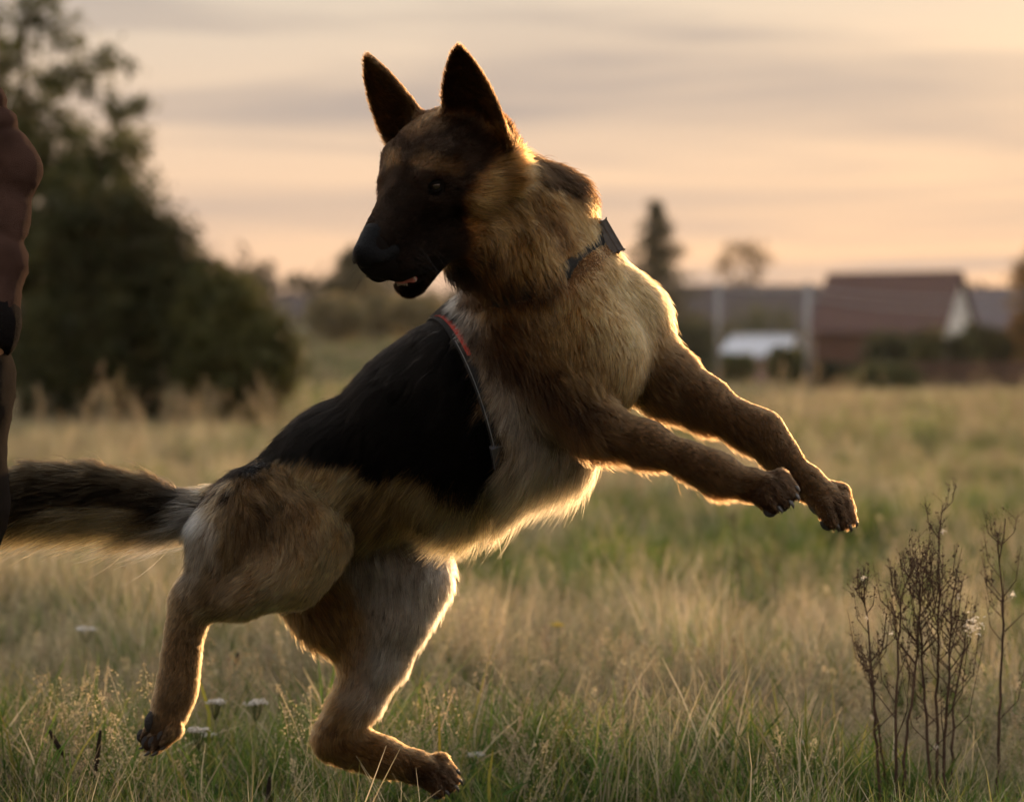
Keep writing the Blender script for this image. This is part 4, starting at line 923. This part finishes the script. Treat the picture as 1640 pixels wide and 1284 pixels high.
for k in (-1, 1): keep(link("rivet", MB().tube([bc + bn * .004 + by * -.017 + bt * .012 * k, bc + bn * .004 + by * -.0195 + bt * .012 * k], .003, 8).mesh("rivet"), M_STEEL), col_root)
_t = Body(); _t.add(trunk, .05, .03)
hc_ = Q(738, 640, -.05); ha_ = unit(np.cross(unit(Q(812, 780, -.05) - Q(706, 480, -.05)), np.array([.25, -1., 0]))); ha_ = ha_ if ha_[0] < 0 else -ha_
e1 = unit(Q(812, 780, -.05) - Q(706, 480, -.05)); e1 = unit(e1 - ha_ * (e1 @ ha_)); e2 = np.cross(ha_, e1)
hL, hD = loop_on(_t, hc_, e1, e2, n=120, off=.008)
har = empty("dog_harness", tuple(hc_)); tag(har, "black harness strap with red trim round the shepherd's chest", "harness")
keep(link("girth_strap", mesh_np("girth_strap", *band(hL, hD, ha_, .009, .0025)), M_STRAP), har)
px_, py_ = to_px(hL); front = hD[:, 1] < .1
sel = [i for i in range(len(hL)) if hD[i, 1] < -.25 and 486 < py_[i] < 575]; sel.sort(key=lambda i: py_[i])
if len(sel) > 2:
    pts = hL[sel] + hD[sel] * .0035; tw = np.linspace(.006, .003, len(sel)); V = []; 
    for p_, d_, w_ in zip(pts, hD[sel], tw): V += [p_ - ha_ * .003 - ha_ * w_, p_ - ha_ * .003 + ha_ * w_, p_ - ha_ * .003 + ha_ * w_ + d_ * .0015, p_ - ha_ * .003 - ha_ * w_ + d_ * .0015]
    F_ = [[4 * i + k, 4 * i + (k + 1) % 4, 4 * i + 4 + (k + 1) % 4, 4 * i + 4 + k] for i in range(len(sel) - 1) for k in range(4)]
    keep(link("red_trim", mesh_np("red_trim", V, np.array(F_), False), M_RED), har)
st = MB(); s2 = [i for i in range(len(hL)) if front[i] and 540 < py_[i] < 735]; s2.sort(key=lambda i: py_[i])
for a_, b_ in zip(s2[:-1], s2[1:]):
    for t in (0, .33, .66):
        p0 = hL[a_] * (1 - t) + hL[b_] * t; p1 = hL[a_] * (1 - t - .17) + hL[b_] * (t + .17); o_ = hD[a_] * .0036 + ha_ * .006; st.tube([p0 + o_, p1 + o_], .0006, 4)
if s2:
    sto = keep(link("stitching", st.mesh("stitching"), M_THREAD), har); sto["kind"] = "stuff"
    i = min(range(len(hL)), key=lambda i: abs(py_[i] - 725) + (0 if front[i] else 1e4)); tn = unit(np.cross(ha_, hD[i]))
    piece("buckle", M_BUCKLE, har, hL[i] + hD[i] * .006, tn, ha_, hD[i], .018, .011, .004)
# ------------------------------------------------------------------ the person cut by the left edge
def person():
    d = 3.52; X = -.985; root = empty("person", (X - .02, d, 0)); tag(root, "person in a brown long-sleeved jacket standing at the left edge, cut by the frame", "person")
    p = lambda x, y, z: np.array([X + x, d + y, z]); B = Body(); HIP = P(-98, 610, d); KNEE = P(-76, 800, d); ANK = P(-150, 1270, d); ANK[2] = .10
    def arm(s):   # s=+1: the arm towards the dog
        sh, el, wr = p(.205 * s - .02, .02, 1.44), p(.150 if s > 0 else -.30, .06, 1.075), p(.130 if s > 0 else -.27, -.02, .815)
        if s > 0: sh[0] = P(-172, 0, d)[0]; sh[2] = P(0, -35, d)[2]; el[0] = P(-9, 262, d)[0]; wr[0] = P(-16, 545, d)[0]; el[2] = P(0, 268, d)[2]; wr[2] = P(0, 530, d)[2]
        return sh, el, wr
    torso = [Cone(p(0, 0, .98), p(0, 0, 1.15), .135, .13), Cone(p(0, 0, 1.15), p(0, -.01, 1.36), .13, .145)] + [Cone(p(0, 0, 1.38), p(.15 * s, .01, 1.43), .11, .065) for s in (-1, 1)]
    jacket = Body(); jacket.add([Cone(q.a, q.b, q.ra + .022, q.rb + .022) for q in torso] + [Cone(p(0, 0, .93), p(0, 0, 1.0), .165, .16)], .06, .05)
    arms = []; hands = []
    for s in (-1, 1):
        sh, el, wr = arm(s); fw = unit(wr - el)
        arms.append([Cone(sh, el, .050, .041), Cone(el, wr, .040, .028)])
        jacket.add([Cone(sh, el, .070, .050), Cone(el, el * .45 + wr * .55, .050, .043), Cone(el * .45 + wr * .55, wr, .043, .043)], .025, .05)
        # hand: palm, four curled fingers, thumb at the side
        side = np.array([0, 1., 0]); pn = unit(np.cross(fw, side)); h0 = wr + fw * .02; k0 = h0 + fw * .085; hp = [Cone(wr, h0, .027, .027)]
        for j, o in enumerate((-.030, -.010, .010, .030)): hp.append(Cone(h0 + side * o * .6, k0 + side * o, .017, .0125))
        for j, (o, ln) in enumerate(((-.031, .066), (-.010, .076), (.011, .071), (.031, .056))):
            q0 = k0 + side * o; q1 = q0 + unit(fw - pn * s * .35) * ln * .5; q2 = q1 + unit(fw - pn * s * 1.0) * ln * .5; hp += [Cone(q0, q1, .0105, .0095), Cone(q1, q2, .0095, .0078)]
        t0 = h0 - side * .02; t1 = t0 + unit(fw - side * .9) * .045; t2 = t1 + unit(fw * 1.0 - pn * s * .5 - side * .1) * .038; hp += [Cone(t0, t1, .014, .012), Cone(t1, t2, .0115, .009)]; hands.append(hp)
    B.add(torso, .06, .05)
    for a in arms: B.add(a, .03, .04)
    for h in hands: B.add(h, .010, .02)
    legs_ = [[Cone(p(.085 * s, 0, .93) if s < 0 else HIP + [-.02, 0, .03], (p(.095 * s, -.01, .50) if s < 0 else KNEE), .085, .055), Cone((p(.095 * s, -.01, .50) if s < 0 else KNEE), (p(.10 * s, .02, .10) if s < 0 else ANK), .055, .04), Cone((p(.10 * s, .03, .06) if s < 0 else ANK + [0, .01, -.04]), (p(.11 * s, -.13, .04) if s < 0 else ANK + [-.03, -.15, -.06]), .042, .034)] for s in (-1, 1)]
    for l_ in legs_: B.add(l_, .03, .05)
    # neck and head, face turned towards the camera's left
    f_ = unit((-.75, -.66, 0)); sd = np.array([f_[1], -f_[0], 0]); hc = p(-.01, 0, 1.665)
    B.add([Cone(p(0, 0, 1.44), p(-.01, -.01, 1.56), .058, .054), Ell(hc, np.stack([f_, sd, [0, 0, 1]]), (.098, .077, .118)), Cone(hc + f_ * .05 - [0, 0, .06], hc + f_ * .06 - [0, 0, .105], .055, .030), Cone(hc + f_ * .094 + [0, 0, .005], hc + f_ * .112 - [0, 0, .022], .010, .014)]
          + [Ell(hc + sd * .077 * k - f_ * .01 - [0, 0, .01], np.stack([f_, sd, [0, 0, 1]]), (.018, .008, .032)) for k in (-1, 1)] + [Cone(hc + f_ * .088 + sd * .015 - [0, 0, .062], hc + f_ * .088 - sd * .015 - [0, 0, .062], .009, .009)], .018, .03)
    for k in (-1, 1): B.cuts.append((Ell(hc + f_ * .094 + sd * .032 * k + [0, 0, .018], np.eye(3), (.014,) * 3), .01))
    c = p(0, 0, .9); V, F_ = polygonize(B, c - [.55, .32, .92], c + [.55, .32, .92], .008); skin = gloss("skin", (.42, .23, .15), .55, .15, 90)
    keep(link("body", mesh_np("body", V, F_), skin), root)
    # jacket with creases, cuffs; trousers; boots; hair; eyes
    class Wr:
        def __init__(s, b, amp): s.b, s.amp = b, amp
        def near(s, p_, m=.06): return Wr(s.b.near(p_, m), s.amp)
        def cells(s, *a): return s.b.cells(*a)
        def d(s, q):
            x, y = to_px(q); cr = np.zeros(len(q))
            for (zc, ang, am, wd) in ((P(0, 232, d)[2], .5, 1.0, .008), (P(0, 205, d)[2], .65, .8, .007), (P(0, 252, d)[2], .35, .7, .006), (P(0, 305, d)[2], -.5, .6, .009), (P(0, 395, d)[2], -.9, .6, .010), (P(0, 450, d)[2], -.7, .7, .008), (P(0, 480, d)[2], -.5, .6, .007), (P(0, 505, d)[2], -.2, .6, .006), (1.2, .4, .6, .02), (1.05, -.3, .6, .02)):
                u = q[:, 2] - zc - ang * (q[:, 0] - X - .12); cr += am * np.exp(-(u / wd) ** 2)
            return s.b.d(q) + s.amp * cr + .0016 * vnoise(q * [1, 1, 1.6], 32, 61) - .0026 * np.exp(-np.abs(vnoise(q * [.6, .6, 1.9], 38, 63)) * 5) - .0012 * np.exp(-np.abs(vnoise(q * [.7, .7, 2.2], 80, 64)) * 4)
    jacket.add([Cone(p(-.05, .05, 1.49), p(.05, .05, 1.49), .075, .075), Cone(p(0, .0, 1.46), p(0, .02, 1.53), .085, .078)], .03, .03)
    for s in (-1, 1):
        sh, el, wr = arm(s); fw = unit(wr - el); jacket.cuts.append((Cone(wr + fw * .002, wr + fw * .2, .038, .06), .004))
    JV, JF = polygonize(Wr(jacket, .0075), c - [.55, .34, .15], c + [.55, .34, .75], .0048)
    jm = mat_noise("brown_jersey", (.038, .021, .016), (.060, .033, .025), 22, 1.0, .4, bump_scale=600, spec=.03)
    jo = keep(link("jacket", mesh_np("jacket", JV, JF), jm), root); blk = mat_noise("black_rib", (.006, .005, .005), (.011, .009, .009), 30, 1.0, .6, bump_scale=500, spec=.03)
    for s in (-1, 1):
        sh, el, wr = arm(s); fw = unit(wr - el); mb = MB(); mb.tube([wr - fw * .035, wr - fw * .01, wr + fw * .012, wr + fw * .026, wr + fw * .030], [.046, .049, .046, .040, .036], 20); keep(link("cuff", mb.mesh("cuff"), blk), root)
    T = Body(); lt = [[Cone(p(.085 * s, 0, .95), p(.10 * s, 0, .86) if s < 0 else HIP, .105, .103), Cone(p(.10 * s, 0, .86) if s < 0 else HIP, (p(.098 * s, -.005, .50) if s < 0 else KNEE), .100, .076), Cone((p(.098 * s, -.005, .50) if s < 0 else KNEE), (p(.10 * s, .02, .12) if s < 0 else ANK + [0, 0, .02]), .076, .066)] for s in (-1, 1)]
    # right-hand trouser leg runs to the picture edge
    T.add(lt[0], .03, .03); T.add(lt[1], .03, .03); T.add([Cone(p(-.05, 0, .95), p(.05, 0, .95), .12, .12)], .03, .05)
    TV, TF = polygonize(Wr(T, .004), c - [.34, .25, .84], c + [.42, .25, .19], .008); keep(link("trousers", mesh_np("trousers", TV, TF), mat_noise("dark_trousers", (.014, .011, .009), (.022, .017, .014), 30, 1.0, .3, bump_scale=800, spec=.02)), root)
    for l_ in legs_:
        q = l_[2]; bb = Body(); bb.add([Cone(q.a - [0, 0, .0], q.b, .055, .045), Cone(q.a + [0, 0, .1], q.a, .060, .056), Cone(q.a - [0, 0, .03], q.b - [0, 0, .012], .05, .042)], .02, .02); bb.cuts.append((Ell(q.a - [0, 0, 1.04], np.eye(3), (1., 1., 1.)), .005))
        BV, BF = polygonize(bb, q.a - [.15, .28, .08], q.a + [.15, .12, .2], .007); keep(link("boot", mesh_np("boot", BV, BF), gloss("boot_leather", (.02, .014, .011), .5)), root)
    hb = Body(); hb.add([Ell(hc - f_ * .012 + [0, 0, .022], np.stack([f_, sd, [0, 0, 1]]), (.102, .086, .112))], .02, .02); hb.cuts.append((Cone(hc + f_ * .10 - [0, 0, .10], hc + f_ * .085 + [0, 0, .02], .085, .06), .02)); hb.cuts.append((Cone(hc - [0, 0, .20] + f_ * .03, hc - [0, 0, .10] + f_ * .03, .12, .07), .02))
    HV, HF_ = polygonize(hb, hc - .16, hc + .16, .006); keep(link("hair", mesh_np("hair", HV, HF_), mat_noise("brown_hair", (.02, .012, .008), (.05, .03, .018), 40, .6, .8, stretch=(1, 1, .2), bump_scale=300)), root)
    for k in (-1, 1): keep(link("eye", mesh_np("eye", *ico(hc + f_ * .083 + sd * .032 * k + [0, 0, .016], .0122)), M_EYE), root)
person()

# ------------------------------------------------------------------ single plants in focus near the dog
M_STALK = mat_noise("dead_stalk", (.050, .028, .018), (.095, .055, .034), 40, .9, .3); M_FLUFF = mat_leaf("seed_fluff", .5); M_PETAL = mat_noise("white_petal", (.55, .52, .47), (.68, .64, .58), 80, .8, .1); M_SPIKE = mat_noise("plantain_spike", (.030, .018, .014), (.065, .042, .030), 300, .95, .8)
M_GREENSTEM = mat_noise("green_stem", (.07, .09, .03), (.11, .12, .045), 40, .8, .2); M_YELLOW = mat_noise("yellow_petal", (.55, .36, .03), (.65, .45, .05), 80, .7, .1)
def bits(centers, size, r):
    V, F_ = [], []
    for i, c in enumerate(centers):
        s = size * r.uniform(.6, 1.4); u = unit(r.normal(size=3)); w = unit(np.cross(u, r.normal(size=3))); v = np.cross(u, w)
        V += [c + u * s * 1.5, c + w * s * .7, c + v * s * .7, c - w * s * .7, c - v * s * .7, c - u * s * 1.5]; b = 6 * i
        F_ += [[b, b + 1, b + 2], [b, b + 2, b + 3], [b, b + 3, b + 4], [b, b + 4, b + 1], [b + 5, b + 2, b + 1], [b + 5, b + 3, b + 2], [b + 5, b + 4, b + 3], [b + 5, b + 1, b + 4]]
    return np.array(V), np.array(F_)
def weed(label, path, dy, branches, seed, fluff=()):
    dy -= .15
    """path: pixel polyline from the foot to the tip"""
    r = np.random.default_rng(seed); d = D0 + dy; W3 = np.array([P(x, y, d + .01 * math.sin(i * 1.9 + seed)) for i, (x, y) in enumerate(path)])
    g0 = W3[0].copy(); g0[2] = float(gz(g0[0], g0[1])) - .02; g0[0] += r.normal() * .01; W3 = np.vstack([g0, W3]); root = empty("dried_weed", tuple(g0)); tag(root, label, "plant", "dried brown weeds at the right")
    tt = np.linspace(0, 1, 22); seg = np.concatenate([[0], np.cumsum(np.linalg.norm(np.diff(W3, axis=0), axis=1))]); seg /= seg[-1]; ax = np.stack([np.interp(tt, seg, W3[:, k]) for k in range(3)], 1); ax[1:-1] += r.normal(size=(20, 3)) * .0013
    keep(link("stem", MB().tube(ax, np.linspace(.0034, .0009, 22), 6).mesh("stem"), M_STALK), root); mb = MB(); sd = []
    for k in range(int(branches * .6)):
        t = r.uniform(.58, .99) if r.random() < .85 else r.uniform(.3, .6); b = np.array([np.interp(t, tt, ax[:, i]) for i in range(3)]); a = r.uniform(0, 6.28); L_ = (.10 * (1.12 - t) / .6 + .018) * r.uniform(.6, 1.3); o = np.array([math.cos(a), math.sin(a), 0])
        c1 = b + o * L_ * .35 + [0, 0, L_ * .35]; c2 = b + o * L_ * .48 + [0, 0, L_]; mb.tube([b, c1, c2], [.0011, .0008, .0004], 4, False)
        for j in range(r.integers(3, 7)):
            q = r.uniform(.25, 1); e = b * (1 - q) ** 2 + c1 * 2 * q * (1 - q) + c2 * q * q; f = e + np.array([r.normal() * .008, r.normal() * .008, r.uniform(.004, .02)]); mb.tube([e, f], [.0005, .0003], 3, False); sd.append(f); sd += [e + r.normal(size=3) * .003 for _ in range(2)]
    tw = keep(link("twigs", mb.mesh("twigs"), M_STALK), root); tw["kind"] = "stuff"
    V, F_ = bits(sd, .0016, r); so = keep(link("seed_capsules", mesh_np("seed_capsules", V, F_, False), M_STALK), root); so["kind"] = "stuff"
    for (x, y, s) in fluff:
        c = P(x, y, d - .01); n = int(40 * s); V, F_, col = leaves(np.array([c]), n, .0036 * s, .0022 * s ** .5, [(.85, .80, .70)], r); me = mesh_np("seed_fluff", V, F_, False); vcol(me, "tint", col); keep(link("seed_fluff", me, M_FLUFF), root)
weed("leftmost dried brown weed, short, with a white fleck at its tip", [(1410, 1284), (1403, 1180), (1398, 1080), (1390, 1010), (1384, 930)], .42, 26, 1, [(1383, 925, .6), (1387, 990, .5)])
weed("slender dried weed with a pale husk low on its stem", [(1425, 1284), (1412, 1200), (1400, 1120), (1385, 1050)], .50, 16, 2, [(1399, 1148, .7)])
weed("thin dried weed leaning left of the dense clump", [(1436, 1284), (1434, 1170), (1438, 1050), (1442, 960), (1462, 900)], .40, 26, 3, [(1428, 1014, .5)])
weed("thick forked dried weed in the middle of the clump", [(1446, 1284), (1452, 1180), (1468, 1060), (1475, 960), (1468, 890)], .44, 34, 4)
weed("densest dried weed of the clump, thick with seed capsules", [(1490, 1284), (1484, 1160), (1478, 1060), (1472, 990), (1478, 930), (1484, 880)], .46, 46, 5, [(1498, 1196, .8)])
weed("tallest dried weed of the clump, tip highest", [(1500, 1284), (1500, 1150), (1502, 1040), (1506, 930), (1504, 870), (1510, 808)], .48, 40, 6, [(1510, 852, .7)])
weed("dried weed right of the tallest stem, spreading side twigs", [(1512, 1284), (1514, 1170), (1520, 1070), (1522, 980), (1532, 910)], .43, 32, 7, [(1535, 956, .6), (1558, 1002, 2.4)])
weed("lone dried weed standing apart at the right edge", [(1594, 1284), (1600, 1180), (1606, 1070), (1606, 960), (1601, 905), (1610, 830)], .52, 26, 8, [(1622, 952, .7)])
weed("thin dried weed between the clump and the lone stem", [(1520, 1284), (1526, 1200), (1528, 1120), (1545, 1040), (1548, 985)], .55, 16, 9)
weed("faint brown stalk in the blurred meadow, left of the nearer forepaw", [(1190, 1180), (1186, 1050), (1182, 930), (1176, 820)], 3.0, 12, 10)
weed("faint brown stalk in the blurred meadow directly below the nearer forepaw", [(1246, 1120), (1244, 1000), (1243, 900), (1240, 830)], 3.2, 12, 11)
def foot(x, y, d): q = P(x, y, d); return q, np.array([q[0], q[1], float(gz(q[0], q[1])) - .01])
def plantain(label, a, b, dy):
    d = D0 + dy; A, Bp = P(*a, d), P(*b, d); g = np.array([A[0] + (A[0] - Bp[0]) * .6, d, float(gz(A[0], d)) - .01]); root = empty("plantain", tuple(g)); tag(root, label, "plant", "ribwort seed spikes in the grass")
    keep(link("stem", MB().tube([g, g * .5 + A * .5 + (A - Bp) * .1, A], .0011, 6).mesh("stem"), M_GREENSTEM), root)
    t = np.linspace(0, 1, 10); rr = .0042 * np.clip(np.sin(np.pi * np.clip(t * .93 + .04, 0, 1)) ** .35, .2, 1) * (1 + .07 * np.sin(t * 40)); keep(link("seed_spike", MB().tube(A + (Bp - A) * t[:, None], rr, 10).mesh("seed_spike"), M_SPIKE), root)
plantain("dark ribwort spike leaning left in the lower left corner", (103, 1212), (78, 1167), .28)
plantain("dark upright ribwort spike right of the leaning one", (152, 1243), (161, 1168), .26)
plantain("brown ribwort spike at the bottom edge below the hind legs", (428, 1290), (432, 1243), .22)
plantain("small brown ribwort spike between the hind legs", (376, 1064), (382, 1044), 1.1)
def yarrow(label, x, y, w, dy, seed):
    r = np.random.default_rng(seed); c, g = foot(x, y, D0 + dy); g = g + [r.normal() * .02, .01, 0]; root = empty("yarrow", tuple(g)); tag(root, label, "flower", "white flat-topped flowers in the grass"); R_ = w * (D0 + dy) / F_PX / 2; base = c - [0, 0, .035]; mb = MB()
    mb.tube([g, g * .4 + base * .6 + [.006, 0, 0], base], [.0014, .0012, .001], 6); cs = []
    for k in range(16):
        a = r.uniform(0, 6.28); q = R_ * math.sqrt(r.random()); e = c + [q * math.cos(a), q * math.sin(a), r.normal() * .0015]; mb.tube([base, base * .5 + e * .5 + [0, 0, -.004], e], .0006, 3, False); cs += [e + r.normal(size=3) * [.004, .004, .0012] for _ in range(9)]
    keep(link("stem", mb.mesh("stem"), M_GREENSTEM), root); V, F_ = bits(cs, .0018, r); fo = keep(link("florets", mesh_np("florets", V, F_, False), M_PETAL), root); fo["kind"] = "stuff"
for i, (x, y, w, dy, lab) in enumerate([(345, 1122, 30, .55, "white yarrow head right behind the near hind foot's heel"), (409, 1125, 34, .60, "white yarrow head between the two hind legs"), (318, 1168, 26, .35, "white yarrow head just right of the near hind paw"), (334, 1176, 16, .62, "smaller white yarrow head low beside the near hind paw"), (138, 1006, 34, 1.7, "blurred white yarrow head in the grass left of the hind leg"), (140, 1140, 22, .8, "dull white yarrow head above the upright ribwort spike"), (762, 1208, 16, .5, "tiny white yarrow head right of the far hind paw"), (1282, 1188, 18, .55, "white yarrow head left of the dried weeds")]):
    yarrow(lab, x, y, w, dy, 80 + i)
def stalk(label, a, b, dy, w, col, head=0):
    d = D0 + dy; A, Bp = P(*a, d), P(*b, d); g = np.array([A[0], d, float(gz(A[0], d)) - .01]); root = empty("grass_stalk", tuple(g)); tag(root, label, "grass blade", "single grass blades near the dog"); t = np.linspace(0, 1, 9)[:, None]
    pts = np.vstack([g[None], A + (Bp - A) * t]); sdv = unit(np.cross(Bp - A, [0, 1., 0])); ww = np.concatenate([[w], w * (1 - t[:, 0] ** 2) + .0003]); V = np.stack([pts - sdv * ww[:, None], pts + [0, -.0012, 0], pts + sdv * ww[:, None]], 1).reshape(-1, 3)
    F_ = np.array([[3 * i + k, 3 * i + k + 1, 3 * i + k + 4, 3 * i + k + 3] for i in range(len(pts) - 1) for k in (0, 1)]); me = mesh_np("blade", V, F_); vcol(me, "tint", np.tile(col, (len(V), 1))); keep(link("blade", me, M_GRASS), root)
    if head:
        r = np.random.default_rng(int(a[0])); cs = Bp + (A - Bp) * (r.random(60) * head)[:, None] + r.normal(size=(60, 3)) * .0022; V, F_ = bits(cs, .0018, r); me = mesh_np("seed_head", V, F_, False); vcol(me, "tint", np.tile((.5, .4, .27), (len(V), 1))); ho = keep(link("seed_head", me, M_GRASS), root)
stalk("yellow-green upright grass blade right of the far hind paw", (783, 1245), (790, 1198), .3, .0024, (.30, .26, .05))
stalk("yellow-green grass blade rising above the far hind paw", (704, 1200), (703, 1138), .3, .0020, (.32, .27, .05))
stalk("bright yellow-green blade right of the near hind leg", (335, 1140), (318, 1082), .6, .0032, (.28, .30, .06))
stalk("pale dry grass stem slanting towards the dried weeds", (1300, 1178), (1380, 1108), .42, .0010, (.5, .43, .26))
stalk("pale green grass stem curving below the slanting one", (1308, 1284), (1338, 1180), .38, .0010, (.38, .38, .18), .12)
stalk("pale dry seed head standing in the middle of the meadow", (1080, 1105), (1094, 1040), 1.6, .0022, (.55, .43, .30), .5)
stalk("small brown seed head at the bottom edge right of the paws", (1138, 1284), (1158, 1262), .3, .0010, (.4, .3, .2), .9)
stalk("dark green leaf blade lying low right of the far hind paw", (806, 1272), (848, 1250), .25, .0022, (.08, .14, .04))
c, g = foot(893, 1000, D0 + 1.7); yf = empty("yellow_flower", tuple(g)); tag(yf, "single small yellow flower in the meadow under the dog's chest", "flower")
keep(link("stem", MB().tube([g, c], .0014, 6).mesh("stem"), M_GREENSTEM), yf); _r2 = np.random.default_rng(4); _V, _F = bits([c + np.array([.010 * math.cos(a), .010 * math.sin(a), 0]) for a in np.linspace(0, 6.28, 12)] + [c], .004, _r2); keep(link("petals", mesh_np("petals", _V, _F, False), M_YELLOW), yf)["kind"] = "stuff"

# ------------------------------------------------------------------ evening air
hz = MB().box((-1050, -40, -2.0), (1050, 960, 18.0)).mesh("haze", False)
hm = bpy.data.materials.new("evening_air"); hm.use_nodes = True; _n2 = hm.node_tree; _n2.nodes.clear()
_o = _n2.nodes.new("ShaderNodeOutputMaterial"); _v = _n2.nodes.new("ShaderNodeVolumePrincipled"); _v.inputs["Color"].default_value = (.95, .92, .88, 1); _v.inputs["Density"].default_value = .00013; _v.inputs["Anisotropy"].default_value = .35
_n2.links.new(_v.outputs[0], _o.inputs["Volume"])
tag(link("haze", hz, hm), "thin evening haze over the meadow", "haze", kind="stuff")
